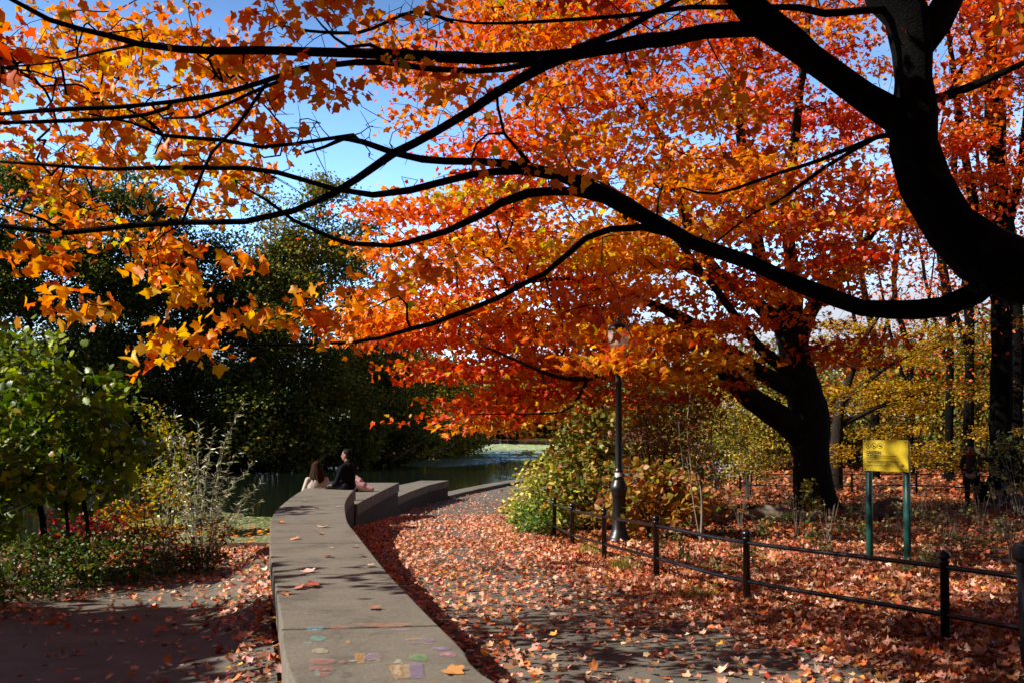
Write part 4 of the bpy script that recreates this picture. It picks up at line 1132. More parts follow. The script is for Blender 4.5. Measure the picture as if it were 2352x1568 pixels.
near = empty('maple_tree', (6.4, 9.2, 0), 'dark near maple whose forked trunk and long limbs reach in from the right edge', 'tree')
S_ = Skel()
root = S_.limb([(6.4, 9.2, -.3, .55), (6.35, 9.1, .5, .42), (6.2, 9.0, 1.4, .38), (5.6, 8.8, 2.3, .36)] + limb_px([(2440, 650, 8.6, 150)]), .2)
def jn(p):            # nearest existing node
    A = np.array(S_.p); return int(np.argmin(np.sum((A - p) ** 2, 1)))
def L_(rows, step=.25):
    P = limb_px(rows); return S_.limb(P, step, jn(np.array(P[0][:3])))
L_([(2440, 650, 8.6, 150), (2340, 625, 8.5, 150), (2250, 585, 8.5, 140), (2180, 520, 8.5, 118), (2128, 430, 8.5, 108), (2100, 340, 8.5, 104), (2102, 260, 8.5, 100), (2104, 180, 8.5, 88), (2102, 110, 8.5, 92), (2080, 40, 8.5, 100), (2040, -20, 8.5, 100), (2000, -120, 8.4, 90), (1950, -300, 8.2, 70), (1900, -520, 8.0, 40)])
L_([(2108, 100, 8.5, 80), (2150, 50, 8.55, 72), (2190, -20, 8.6, 64), (2240, -140, 8.8, 54), (2300, -320, 9, 40)])
L_([(2098, 330, 8.5, 86), (2060, 270, 8.5, 80), (1980, 222, 8.45, 70), (1900, 165, 8.4, 64), (1820, 100, 8.3, 66), (1750, 45, 8.3, 70), (1690, -20, 8.2, 60), (1600, -120, 8.0, 46), (1450, -260, 7.8, 30)])
L_([(1770, 62, 8.3, 44), (1709, 67, 8.2, 36), (1622, 75, 8.1, 34), (1529, 92, 8.0, 34), (1430, 106, 7.9, 32), (1327, 120, 7.8, 30), (1244, 129, 7.8, 26), (1120, 131, 7.7, 26), (989, 129, 7.6, 25), (880, 126, 7.5, 24), (764, 122, 7.4, 22), (680, 120, 7.3, 20), (600, 116, 7.2, 18), (500, 117, 7.1, 17), (412, 116, 7.0, 16), (319, 101, 6.9, 15), (187, 68, 6.7, 13), (112, 45, 6.6, 12), (20, -4, 6.5, 10), (-120, -60, 6.3, 7)])
L_([(1330, 118, 7.8, 24), (1252, 150, 7.8, 25), (1195, 180, 7.75, 23), (1139, 214, 7.7, 22), (1080, 255, 7.7, 21), (1004, 300, 7.65, 20), (950, 330, 7.6, 19), (903, 356, 7.6, 19), (821, 412, 7.5, 17), (764, 446, 7.5, 16), (675, 484, 7.4, 15), (562, 508, 7.3, 14), (412, 512, 7.2, 13), (300, 521, 7.1, 13), (150, 534, 7.0, 12), (0, 517, 6.9, 11), (-150, 505, 6.8, 7)])
L_([(1316, 116, 7.8, 18), (1421, 75, 7.9, 16), (1496, 34, 7.9, 16), (1556, 0, 8.0, 13), (1640, -60, 8.1, 9)])
L_([(1270, 130, 7.8, 16), (1241, 141, 7.75, 14), (1160, 160, 7.6, 14), (1083, 165, 7.5, 13), (980, 158, 7.4, 13), (888, 144, 7.3, 13), (823, 142, 7.2, 14), (764, 150, 7.1, 13), (694, 160, 7.0, 13), (600, 190, 6.9, 12), (525, 212, 6.9, 12), (394, 233, 6.8, 11), (262, 247, 6.7, 10), (150, 252, 6.6, 10), (0, 262, 6.5, 8), (-150, 270, 6.4, 5)])
L_([(394, 233, 6.8, 11), (386, 248, 6.8, 10), (337, 263, 6.7, 9), (262, 272, 6.6, 9), (150, 278, 6.5, 9), (0, 284, 6.4, 8), (-140, 290, 6.3, 5)])
L_([(712, 158, 7.0, 9), (581, 212, 7.0, 8), (450, 270, 7.1, 7), (375, 272, 7.2, 5)], .2)
L_([(319, 101, 6.9, 8), (230, 120, 7.1, 6), (120, 145, 7.2, 5), (0, 155, 7.3, 4)], .2)
L_([(2300, 612, 8.5, 70), (2240, 675, 8.5, 54), (2166, 707, 8.5, 46), (2054, 716, 8.4, 42), (1979, 708, 8.4, 40), (1904, 684, 8.3, 38), (1829, 651, 8.3, 37), (1735, 609, 8.2, 35), (1641, 572, 8.2, 34), (1587, 555, 8.1, 33), (1514, 514, 8.1, 32), (1402, 457, 8.0, 34), (1327, 417, 8.0, 32), (1252, 394, 7.9, 24), (1196, 383, 7.9, 22), (1083, 371, 7.8, 18), (971, 367, 7.7, 15), (907, 352, 7.7, 14), (832, 326, 7.6, 14), (800, 320, 7.6, 12), (787, 319, 7.5, 11), (745, 338, 7.5, 8), (700, 352, 7.4, 6)])
L_([(826, 326, 7.6, 10), (812, 311, 7.6, 10), (760, 318, 7.6, 9), (675, 332, 7.5, 9), (600, 339, 7.4, 9), (506, 322, 7.3, 9), (375, 311, 7.2, 8), (300, 281, 7.1, 6), (200, 262, 7, 4)])
L_([(1290, 404, 7.95, 24), (1196, 392, 7.9, 18), (1083, 401, 7.85, 17), (989, 425, 7.8, 16), (944, 439, 7.8, 16), (858, 448, 7.7, 14), (764, 433, 7.6, 13), (712, 418, 7.5, 12), (637, 398, 7.4, 11), (562, 388, 7.3, 11), (450, 387, 7.2, 10), (375, 386, 7.1, 10), (260, 388, 7, 9), (150, 382, 6.9, 8), (0, 372, 6.8, 6)])
L_([(1410, 462, 8.0, 24), (1319, 440, 7.9, 20), (1214, 444, 7.8, 19), (1147, 466, 7.75, 17), (1121, 487, 7.7, 17), (1027, 531, 7.6, 15), (933, 559, 7.5, 14), (896, 565, 7.5, 12), (802, 559, 7.4, 11), (764, 547, 7.4, 10), (675, 506, 7.3, 9), (615, 462, 7.2, 7), (560, 430, 7.1, 4)])
L_([(1560, 540, 8.1, 22), (1477, 522, 8.0, 16), (1402, 526, 7.9, 16), (1346, 547, 7.8, 15), (1308, 581, 7.7, 14), (1252, 629, 7.6, 13), (1196, 656, 7.5, 12), (1147, 682, 7.5, 12), (1083, 709, 7.4, 11), (989, 745, 7.3, 11), (944, 756, 7.3, 10), (877, 775, 7.2, 9), (802, 786, 7.1, 8), (731, 788, 7.1, 7), (640, 792, 7.0, 5), (562, 790, 7.0, 4), (470, 800, 6.9, 3)])
L_([(1215, 384, 7.9, 14), (1211, 372, 7.9, 12), (1192, 347, 7.9, 9), (1158, 307, 7.8, 8), (1143, 244, 7.7, 7), (1141, 200, 7.7, 6)], .15)
L_([(1158, 307, 7.8, 6), (1121, 308, 7.8, 5), (1094, 331, 7.7, 5), (1079, 378, 7.7, 4)], .12)
L_([(944, 756, 7.3, 6), (935, 735, 7.3, 6), (935, 700, 7.2, 5), (915, 680, 7.2, 4), (860, 705, 7.2, 3)], .12)
L_([(620, 180, 6.95, 8), (596, 216, 7.0, 8), (544, 290, 7.1, 8), (487, 350, 7.1, 7), (450, 432, 7.1, 7), (420, 508, 7.15, 6)], .15)
L_([(2110, 245, 8.5, 34), (2147, 229, 8.5, 22), (2185, 219, 8.5, 20), (2242, 195, 8.4, 18), (2352, 144, 8.3, 14), (2460, 90, 8.2, 9)], .2)
L_([(2090, 300, 8.5, 14), (2013, 316, 8.6, 11), (1885, 368, 8.8, 10), (1791, 398, 9.0, 8), (1641, 446, 9.2, 6), (1566, 431, 9.3, 4)], .2)
L_([(2013, 317, 8.6, 9), (1896, 384, 8.9, 9), (1791, 461, 9.1, 7), (1730, 490, 9.3, 5), (1640, 560, 9.4, 4)], .2)
L_([(2060, 20, 8.5, 24), (1994, 22, 8.4, 18), (1896, 29, 8.3, 16), (1836, 19, 8.2, 14), (1761, 19, 8.1, 13), (1587, 17, 8.0, 12), (1496, 31, 7.9, 10), (1364, 42, 7.8, 9), (1233, 50, 7.7, 8), (1091, 54, 7.6, 6), (960, 30, 7.5, 4)], .2)
L_([(1040, 52, 7.6, 9), (960, 25, 7.5, 8), (889, 52, 7.5, 8), (823, 75, 7.4, 9), (712, 72, 7.3, 7), (640, 58, 7.2, 5)], .15)
L_([(900, 126, 7.5, 9), (850, 103, 7.4, 8), (800, 108, 7.3, 7), (740, 60, 7.2, 5), (700, 10, 7.1, 3)], .15)
L_([(150, 535, 7.0, 8), (100, 505, 6.8, 6), (0, 470, 6.6, 4)], .2)
OV = Skel()
for q_ in ([(3.4, 8.2, 7.4, .09), (1.5, 7.6, 7.6, .07), (-1.0, 6.8, 7.0, .05), (-3.4, 6.2, 6.8, .035), (-5.6, 5.6, 6.7, .015)],
           [(3.4, 8.2, 7.4, .09), (2.0, 10, 8.6, .07), (-1.0, 12, 9.0, .05), (-4, 13.5, 9.6, .035), (-8, 15, 10.4, .015)],
           [(3.4, 8.2, 7.4, .08), (1.5, 8.6, 7.9, .05), (-1.5, 8.4, 7.2, .035), (-5, 8.2, 6.9, .015)]):
    OV.limb(q_, .3)
# leaf regions of the near maple, picture polygons with depth
def dep(a_, b_): return lambda x, y: a_ + (b_ - a_) * RNG.random()
reg = [
    ([(-90, 60), (40, 30), (220, -10), (420, -10), (520, 60), (570, 110), (560, 230), (500, 330), (400, 360), (250, 330), (60, 330), (-90, 300)], 360, dep(7.4, 12.5)),
    ([(-90, 330), (300, 330), (500, 340), (600, 370), (580, 470), (470, 540), (200, 540), (-90, 500)], 165, dep(7.4, 12)),
    ([(560, 100), (700, 130), (840, 190), (850, 250), (760, 260), (700, 330), (600, 330)], 34, dep(6.8, 8.6)),
    ([(50, 560), (160, 570), (130, 640), (60, 640)], 9, dep(6.6, 7.6)),
    ([(200, 560), (420, 570), (520, 560), (640, 540), (620, 620), (480, 640), (430, 690), (330, 640), (220, 630)], 36, dep(6.8, 8.0)),
    ([(80, 660), (220, 670), (200, 730), (100, 720)], 6, dep(6, 6.8)),
    ([(320, 790), (430, 750), (600, 720), (760, 690), (850, 640), (860, 700), (760, 760), (600, 770), (480, 800), (360, 825)], 44, dep(6.4, 7.0)),
    ([(780, 640), (960, 610), (1080, 640), (1010, 720), (880, 760)], 12, dep(7, 7.8)),
    ([(560, -10), (830, -10), (800, 100), (640, 110)], 22, dep(6.6, 7.6)),
    ([(870, 0), (1300, 0), (1300, 260), (1000, 290), (940, 200)], 24, dep(7.2, 8.2)),
    ([(1050, 250), (1300, 250), (1320, 400), (1100, 410)], 14, dep(7.5, 8.2)),
    ([(1300, 0), (2000, 0), (1700, 420), (1350, 350)], 34, dep(7.8, 9.2)),
    ([(1080, 560), (1420, 540), (1500, 700), (1200, 760)], 16, dep(7.3, 8.0)),
    ([(1500, 420), (1900, 380), (1950, 560), (1600, 560)], 26, dep(8.8, 9.6)),
    ([(2140, 0), (2400, 0), (2400, 260), (2160, 240)], 28, dep(8.2, 9.6)),
    ([(-700, -300), (-100, -100), (-90, 420), (-500, 480), (-760, 200)], 60, dep(6.2, 9.2)),      # beyond the left edge
    ([(-300, -900), (2300, -900), (2600, -250), (1900, -80), (200, -80), (-300, -200)], 120, dep(7.5, 12)),   # above the picture
    ([(1900, -900), (3400, -900), (3400, 100), (2450, 250), (2250, -100)], 190, dep(6.5, 11.5)),   # above and to the right
]
tg = []; kinds = []; sid = []
for poly, n_, dp in reg:
    q_, i_ = sprays(poly, n_, dp, 5, .30 if len(tg) < 2 or len(tg) > 8 else .13, .25); tg.append(q_); sid.append(i_); kinds += [len(tg) - 1] * len(q_)
# unseen boughs added above the picture, placed so their shade falls at the right
z_ = RNG.uniform(6.0, 7.8, 560); Ys = RNG.uniform(5.6, 11, 560); Xs = RNG.uniform(2.7 + np.maximum(0, Ys - 7.5) * .9, 9.5)
ov = np.column_stack([Xs - 1.34 * z_, Ys - .29 * z_, z_])
y_ = RNG.uniform(9, 17.5, 460); z_ = 2.7 + .4263 * y_ + RNG.uniform(0, 1.8, 460); ov2 = np.column_stack([RNG.uniform(5.0, 13, 460) - 1.34 * z_, y_, z_]); ov = np.vstack([ov, ov2])
tg.append(ov); kinds += [len(tg) - 1] * 1020; sid.append(np.arange(1020)); reg.append(None)
tg = np.vstack(tg); kinds = np.array(kinds); sid = np.concatenate(sid)
bare = np.vstack([in_poly([(560, -20), (1000, -20), (1000, 260), (840, 300), (640, 120)], 70, dep(6.8, 8.4)),
                  in_poly([(820, 250), (1080, 330), (1100, 420), (850, 460)], 60, dep(7.4, 7.9)),
                  in_poly([(300, 740), (1000, 700), (960, 820), (400, 840)], 18, dep(6.8, 7.6)),
                  in_poly([(100, 300), (760, 250), (760, 560), (100, 560)], 220, dep(6.6, 10.0)),
                  in_poly([(-60, 40), (700, 40), (700, 300), (-60, 300)], 160, dep(6.6, 9.0)), in_poly([(1000, 0), (1500, 0), (1300, 400), (1000, 300)], 60, dep(7.4, 8.4))])
S_.grow(np.vstack([tg[kinds < len(reg) - 1], bare]), .13, .05, .25, .04)
OV.grow(tg[kinds == len(reg) - 1], .3, .06, .25)
a = Acc(); S_.mesh(a, .0027, .38, 5, 18, .08, .018); OV.mesh(a, .003, .4, 4, 8, .05, .03)
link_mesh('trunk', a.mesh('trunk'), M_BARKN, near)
a = Acc()
for k in range(len(reg)):
    pts = tg[kinds == k]
    pal = P_NEAR if k < 11 else P_RED
    crown_leaves(a, pts, (7.5 if k < 2 else 6.0) if k < 15 else (15.0 if k == len(reg) - 1 else 9.0), (.12 if k < 2 else .09) if k < 15 else .24, .070 if k < 15 else .115, pal, [MAPLE, MAPLE_B, MAPLE_C], .55, .55, .45, .7, .75, .15, .6, ids=sid[kinds == k])
link_mesh('crown', a.mesh('crown'), M_LEAF, near)

# ------------------------------------------------------------------ the big red maple behind the fence
mb = at_depth(1872, 1165, 26.0); mz_ = gz(mb[0], 26.0)
mid = empty('maple_tree', (mb[0], 26.0, mz_), 'big red and orange maple with a leaning low limb, standing beside the fallen log', 'tree')
S_ = Skel()
S_.limb([(mb[0] - .0, 26, mz_ - .25, .95), (mb[0], 26, mz_ + .05, .72), (mb[0] - .02, 26, mz_ + .35, .56)] + limb_px([(1864, 1060, 26, 84), (1862, 1000, 26, 88), (1852, 930, 26, 84), (1840, 870, 26, 80), (1826, 810, 26, 74), (1812, 750, 26, 66)]), .25)
def LM(rows, step=.4):
    P = limb_px(rows); return S_.limb(P, step, jn(np.array(P[0][:3])))
LM([(1812, 750, 26, 60), (1785, 690, 26, 44), (1756, 640, 26, 36), (1742, 570, 26, 30), (1725, 450, 26.2, 26), (1704, 330, 26.4, 23), (1690, 200, 26.5, 20), (1680, 40, 26.6, 17), (1670, -200, 26.8, 12), (1660, -420, 27, 6)])
LM([(1814, 760, 26, 54), (1826, 690, 26.3, 40), (1816, 600, 26.6, 32), (1806, 480, 26.8, 26), (1822, 350, 27, 22), (1840, 200, 27.2, 18), (1860, 0, 27.5, 13), (1880, -250, 28, 6)])
LM([(1816, 770, 26, 46), (1740, 700, 25.6, 32), (1660, 640, 25.2, 28), (1600, 560, 25, 25), (1560, 450, 24.8, 22), (1520, 330, 24.6, 19), (1455, 200, 24.5, 16), (1420, 60, 24.4, 12), (1390, -200, 24.2, 6)])
LM([(1700, 668, 25.4, 26), (1560, 600, 24.5, 22), (1440, 500, 24, 18), (1370, 380, 23.8, 14), (1300, 260, 23.6, 10), (1240, 150, 23.5, 7), (1180, 60, 23.4, 4)])
LM([(1852, 1010, 26, 70), (1810, 970, 25.8, 60), (1754, 934, 25.5, 54), (1705, 897, 25.2, 50), (1667, 855, 25, 44), (1650, 820, 24.8, 38), (1622, 773, 24.5, 32), (1570, 735, 24, 26), (1500, 700, 23.4, 20), (1420, 660, 22.8, 15), (1330, 640, 22.2, 11), (1200, 650, 21.6, 8), (1060, 690, 21.2, 5)])
LM([(1838, 895, 26, 52), (1790, 878, 25.7, 44), (1740, 848, 25.3, 38), (1700, 820, 25, 34), (1640, 795, 24.4, 28), (1580, 780, 23.8, 22), (1500, 790, 23, 16), (1430, 800, 22.2, 12), (1340, 790, 21.6, 9), (1230, 760, 21, 6)])
LM([(1640, 797, 24.4, 22), (1540, 800, 23, 17), (1460, 830, 21.8, 14), (1402, 850, 21, 12), (1349, 869, 20.6, 11), (1271, 862, 20.2, 9), (1188, 828, 19.8, 7), (1100, 790, 19.5, 4)])
LM([(1349, 869, 20.6, 8), (1330, 910, 20.3, 7), (1290, 945, 20, 5), (1180, 950, 19.7, 4), (1080, 950, 19.4, 3)], .25)
LM([(1830, 800, 26, 46), (1860, 720, 26.5, 34), (1920, 640, 27, 26), (2000, 540, 27.5, 20), (2080, 400, 28, 15), (2160, 250, 28.5, 11), (2240, 100, 29, 7)])
LM([(1822, 860, 26, 34), (1760, 812, 24.8, 26), (1700, 740, 23.2, 20), (1640, 660, 21.6, 16), (1560, 560, 20, 12), (1480, 480, 19, 8), (1380, 420, 18.4, 5)])
regm = [
    ([(880, -20), (1300, -20), (1300, 300), (1000, 310), (950, 270), (905, 230), (880, 110)], 270, dep(21, 26), P_ORANGE + P_RED),
    ([(1040, 280), (1320, 270), (1320, 560), (1100, 540), (1060, 400)], 200, dep(20, 25), P_ORANGE + P_RED),
    ([(1300, -20), (1700, -20), (1700, 300), (1300, 300)], 340, dep(21, 28), P_MIX),
    ([(1300, 300), (1720, 300), (1720, 600), (1300, 600)], 330, dep(18, 27), P_GOLD),
    ([(1700, -20), (2060, -20), (2040, 300), (1700, 300)], 290, dep(23, 31), P_RED),
    ([(1700, 300), (2060, 300), (2060, 560), (1960, 640), (1720, 620)], 330, dep(20, 30), P_MIX),
    ([(850, 540), (880, 480), (960, 455), (1060, 480), (1110, 560), (1100, 720), (950, 730), (880, 700)], 150, dep(20, 24), P_MIX),
    ([(790, 655), (860, 610), (960, 620), (1010, 700), (940, 770), (880, 740)], 46, dep(20, 23), P_ORANGE),
    ([(1100, 540), (1600, 560), (1620, 700), (1500, 800), (1250, 770), (1050, 720)], 400, dep(20.5, 26), P_GOLD + P_ORANGE),
    ([(890, 720), (1100, 720), (1280, 780), (1300, 860), (1130, 880), (960, 850), (920, 790)], 260, dep(21, 25), P_MIX),
    ([(1280, 740), (1640, 730), (1650, 830), (1480, 880), (1340, 890)], 230, dep(20, 25), P_GOLD),
    ([(1040, 945), (1120, 900), (1330, 880), (1430, 890), (1400, 960), (1250, 985), (1150, 995)], 105, dep(21, 23), P_MIX),
    ([(1640, 600), (1960, 600), (1900, 800), (1650, 790)], 120, dep(22, 25.5), P_RED),
    ([(1440, 850), (1640, 830), (1650, 900), (1440, 920)], 50, dep(22, 26), P_RED),
    ([(1425, 740), (1490, 740), (1500, 835), (1440, 850), (1385, 850), (1375, 822), (1425, 815)], 13, dep(15.2, 16.6), P_ORANGE),
    ([(1820, 740), (1960, 700), (2000, 840), (1880, 880)], 34, dep(25, 27.5), P_RED),
    ([(2150, -20), (2400, -20), (2400, 320), (2200, 300)], 260, dep(27, 32), P_RED),
    ([(2080, 300), (2400, 280), (2400, 560), (2230, 560)], 110, dep(27, 32), P_RED),
    ([(1000, -500), (2300, -500), (2300, -30), (880, -30)], 120, dep(21, 30), P_MIX),
]
tg = []; own = []; sid = []
for k, (poly, n_, dp, pal) in enumerate(regm):
    kk = 10 if n_ > 30 else 1
    q_, i_ = sprays(poly, n_, dp, kk, 1.05 if kk > 1 else .1, .06); tg.append(q_); sid.append(i_); own += [k] * len(q_)
tg = np.vstack(tg); own = np.array(own); sid = np.concatenate(sid)
S_.grow(tg, .45, .12, .5, .02)
a = Acc(); S_.mesh(a, .0075, .43, 4, 14, .05, .16)
link_mesh('trunk', a.mesh('trunk'), M_BARK, mid)
a = Acc()
for k, (poly, n_, dp, pal) in enumerate(regm):
    crown_leaves(a, tg[own == k], 16, .36, .128, pal, [MAPLE_LO, MAPLE_B, MAPLE_C], .22, .74, .75, .5, .7, .16, .7, ids=sid[own == k])
link_mesh('crown', a.mesh('crown'), M_LEAF, mid)

# ------------------------------------------------------------------ generic trees and shrubs
def ell_points(n, c, r, hollow=0.0, grp=4):
    out = []; tot = n; n = max(3, n // grp)
    while len(out) < n:
        v = RNG.uniform(-1, 1, 3); l = np.linalg.norm(v)
        if hollow <= l <= 1: out.append(v)
    out = np.repeat(np.array(out), grp, 0); out = out + RNG.normal(0, .13, out.shape) * np.array([1, 1, .7])
    return np.array(c) + out * np.array(r)
def plant(name, label, cat, base, stems, blobs, pal, tmpl, size, per, spread, mats, group=None, rtip=.005, expo=.42, flat=.5, stem_r=.03, trunk_h=None, up=.6, droop=.4, tilt=.7, jit=.2, parts=('trunk', 'crown'), seg=.4, sag=.05, limb_sides=7, coher=.6, bare=0):
    """blobs: (n, centre offset, radii); base xyz in the world"""
    base = np.array(base, float)
    r = empty(name, tuple(base), label, cat, group)
    S2 = Skel()
    for st in stems:      # each stem: list of offset rows (dx,dy,dz,r)
        P = [(*(base + np.array(q[:3])), q[3]) for q in st]
        S2.limb(P, max(seg, .12), None)
    T = np.vstack([ell_points(n_, base + np.array(c), rr) for n_, c, rr in blobs])
    TB = T if not bare else np.vstack([T, T[RNG.integers(0, len(T), bare)] + RNG.normal(0, .8, (bare, 3))])
    S2.grow(TB, seg, .12, .45, sag)
    ac = Acc(); S2.mesh(ac, rtip, expo, 4, limb_sides, .05, stem_r * 1.2)
    link_mesh(parts[0], ac.mesh(parts[0]), mats[0], r)
    ac = Acc(); crown_leaves(ac, T, per, spread, size, pal, tmpl, flat, coher, up, tilt, droop, jit)
    link_mesh(parts[1], ac.mesh(parts[1]), mats[1], r)
    return r
def gpos(px, d):
    q = at_depth(px, 1100, d); return (q[0], d, gz(q[0], d))
def fan_stems(n, h, spread, r, lean=(0, 0)):
    out = []
    for k in range(n):
        a_ = RNG.random() * 6.28; s = spread * (.4 + .6 * RNG.random()); hh = h * (.7 + .4 * RNG.random())
        dx, dy = math.cos(a_) * s + lean[0], math.sin(a_) * s * .8 + lean[1]
        out.append([(dx * .08, dy * .08, -.15, r), (dx * .3, dy * .3, hh * .35, r * .85), (dx * .65, dy * .65, hh * .7, r * .6), (dx, dy, hh, r * .3)])
    return out
P_DKGREEN = [(5, (.105, .135, .034)), (3, (.20, .215, .04)), (2, (.055, .08, .022)), (1.5, (.34, .25, .04))]
P_OLIVE = [(4, (.29, .26, .045)), (3, (.40, .29, .045)), (3, (.13, .14, .03)), (2, (.46, .27, .035))]
P_YELLOW = [(5, (.52, .30, .012)), (3, (.46, .23, .014)), (2, (.36, .28, .02)), (1.5, (.34, .14, .015))]
P_BRIGHTG = [(5, (.13, .20, .010)), (3, (.26, .31, .014)), (2, (.06, .11, .008))]
P_YGREEN = [(4, (.55, .50, .09)), (3, (.38, .40, .07)), (2, (.66, .56, .16)), (1.5, (.14, .20, .03))]
P_BROWNOR = [(4, (.45, .20, .05)), (3, (.52, .28, .07)), (2, (.34, .12, .04)), (2, (.34, .28, .05)), (1, (.16, .18, .03))]
P_PINKOR = [(4, (.55, .20, .10)), (3, (.50, .12, .06)), (2, (.58, .32, .12))]
P_CRIMSON = [(5, (.34, .015, .03)), (3, (.45, .03, .03)), (1, (.3, .06, .03))]
P_WILLOW = [(4, (.42, .42, .26)), (3, (.26, .30, .12)), (2, (.55, .52, .38))]
P_GROUNDG = [(4, (.05, .10, .012)), (2, (.10, .16, .02)), (3, (.035, .06, .01)), (.8, (.22, .20, .03)), (.5, (.25, .06, .03))]

# trees on the far side of the water, left
isl = [(-150, 64, 20, 7.5, 5.5, P_DKGREEN, 'broad dark green tree at the far left across the water'),
       (60, 66, 20.5, 6.5, 5.0, P_DKGREEN, 'dark green tree across the water behind the near green oak'),
       (250, 68, 20, 6.0, 5, P_DKGREEN, 'tall dark tree across the water, second from the left edge'),
       (420, 71, 18, 6.0, 5, P_DKGREEN, 'dark green rounded tree across the water, above the silvery shrub'),
       (575, 71, 16.5, 5.2, 5, P_DKGREEN, 'dark tree across the water, left of the tall olive topped one'),
       (720, 75, 22.0, 6.0, 5, P_OLIVE + P_DKGREEN, 'tallest pointed olive tree across the water, above the couple'),
       (862, 82, 13.0, 4.6, 4.5, P_OLIVE + P_DKGREEN, 'sparse olive tree across the water, right of the tall pointed one'),
       (955, 92, 10.2, 4.6, 4, P_OLIVE, 'low olive yellow tree near the tip of the dark bank'),
       (1030, 103, 8.0, 3.8, 3.6, P_OLIVE + P_DKGREEN, 'small dark tree at the tip of the bank, beside the bright water')]
for px, d, h, rx, ry, pal, lab in isl:
    q = at_depth(px, 1080, d); b_ = (q[0], d, max(gz(q[0], d), WATER - .1))
    stems = [[(0, 0, -.3, .3), (.1, 0, h * .3, .24), (-.1, .1, h * .6, .15), (.05, 0, h * .92, .04)]]
    nb = 330
    bl = [(int(nb * .55), (0, 0, h * .44), (rx, ry, h * .42)), (int(nb * .4), (0, 0, h * .73), (rx * .72, ry * .6, h * .27)), (int(nb * .3), (0, -1.0, h * .2), (rx * 1.05, ry, h * .2))]
    plant('lakeside_tree', lab, 'tree', b_, stems, bl, pal, RHOMB, .25, 125, .66, (M_BARK, M_DARKLEAF), 'trees across the water', .02, .4, .6, .25, seg=1.2, jit=.3, coher=.5)
# low bushes at the waterline
for k, (px, d, h, w_) in enumerate([(40, 62, 3.2, 4), (300, 64, 3.0, 4), (500, 66, 3.4, 4), (640, 68, 3.6, 3.6), (770, 74, 3.2, 4), (890, 84, 3.2, 4), (985, 97, 3.6, 4), (1046, 112, 3.4, 3.5)]):
    q = at_depth(px, 1080, d); b_ = (q[0], d, -1.2)
    plant('waterside_bush', ['dark bush overhanging the far water at the left edge', 'dark bush at the far waterline behind the silvery shrub', 'dark bush at the far waterline right of the silvery shrub', 'bush at the far waterline left of the seated woman', 'bush at the far waterline above the seated man', 'olive bush at the far waterline right of the man', 'twiggy bush at the far waterline left of the bright water', 'bush on the tip of the far bank beside the bright water'][k], 'bush', b_,
          fan_stems(5, h, w_ * .6, .04), [(150, (0, 0, h * .5), (w_, 2.2, h * .55))], P_DKGREEN + P_DKGREEN + P_OLIVE, RHOMB, .3, 40, .5, (M_BARK, M_DARKLEAF), 'bushes along the far waterline', .012, .4, .6, .05, seg=.7, jit=.3)
# far shore of the lake
for k, (px, d, h, rx) in enumerate([(1000, 212, 17, 10), (1090, 216, 15, 10), (1170, 210, 12, 9), (1250, 214, 14, 10), (1330, 208, 13, 10), (1410, 212, 15, 10), (1490, 205, 16, 10), (1580, 200, 15, 10)]):
    q = at_depth(px, 990, d); b_ = (q[0], d, -.6)
    plant('far_tree', ['far green tree at the head of the lake, leftmost', 'far green tree at the head of the lake, second from left', 'far low tree at the head of the lake under the maple boughs', 'far tree at the head of the lake in the middle of the row', 'far tree at the head of the lake left of the lamp post', 'far tree at the head of the lake behind the lamp post', 'far tree at the head of the lake right of the lamp post', 'far tree at the head of the lake, rightmost'][k], 'tree', b_,
          [[(0, 0, -.3, .4), (0, 0, h * .5, .25), (0, 0, h * .9, .08)]], [(170, (0, 0, h * .45), (rx, 6, h * .55))], P_DKGREEN + P_OLIVE, RHOMB, .9, 36, 1.3, (M_BARK, M_DARKLEAF), 'trees along the far shore', .04, .4, .6, .3, seg=3, jit=.3)

# left bank: young oak, willow, red and yellow shrubs, undergrowth
b_ = gpos(150, 14.6)
plant('oak_tree', 'young green oak leaning out on the left bank', 'tree', b_, [[(-.5, 0, -.2, .05), (-.35, .1, .6, .045), (-.5, 0, 1.6, .035), (-.6, 0, 2.6, .02)], [(.15, .1, -.2, .04), (.35, 0, .6, .035), (.2, 0, 1.5, .028), (.1, 0, 2.8, .015)], [(.2, -.1, -.2, .03), (.05, 0, .7, .028), (-.1, .1, 1.8, .018)]],
      [(130, (-.45, 0, 1.9), (1.15, .9, 1.0)), (110, (-.2, -.1, 2.7), (1.1, .8, .95)), (60, (-.9, 0, .9), (.8, .8, .7)), (22, (1.1, -.1, 1.95), (.35, .3, .3)), (26, (.7, 0, 1.5), (.5, .5, .6))],
      P_BRIGHTG, OAK, .15, 9, .17, (M_BARK, M_GREEN), None, .004, .4, .6, .04, seg=.25, up=.5, tilt=.8)
b_ = gpos(-130, 13.5)
plant('oak_tree', 'shadowy green oak cut off by the left edge', 'tree', b_, [[(0, 0, -.2, .06), (.1, .1, 1, .05), (0, 0, 2.2, .035), (.1, 0, 3.6, .015)]],
      [(170, (-.2, 0, 1.9), (1.5, 1.2, 1.55))], P_BRIGHTG + P_DKGREEN, OAK, .15, 12, .18, (M_BARK, M_GREEN), None, .004, .4, .6, .04, seg=.3)
b_ = gpos(385, 18.0)
plant('yellow_shrub', 'yellow green feathery shrub behind the young oak', 'shrub', b_, fan_stems(6, 2.2, .7, .02), [(70, (-.1, 0, 1.5), (.65, .6, 1.0)), (18, (-.15, 0, 2.6), (.22, .2, .45))], [(4, (.34, .34, .03)), (3, (.5, .33, .03)), (2, (.2, .25, .02))], OVAL, .075, 14, .13, (M_TWIG, M_GREEN), None, .004, .4, .6, .02, seg=.3)
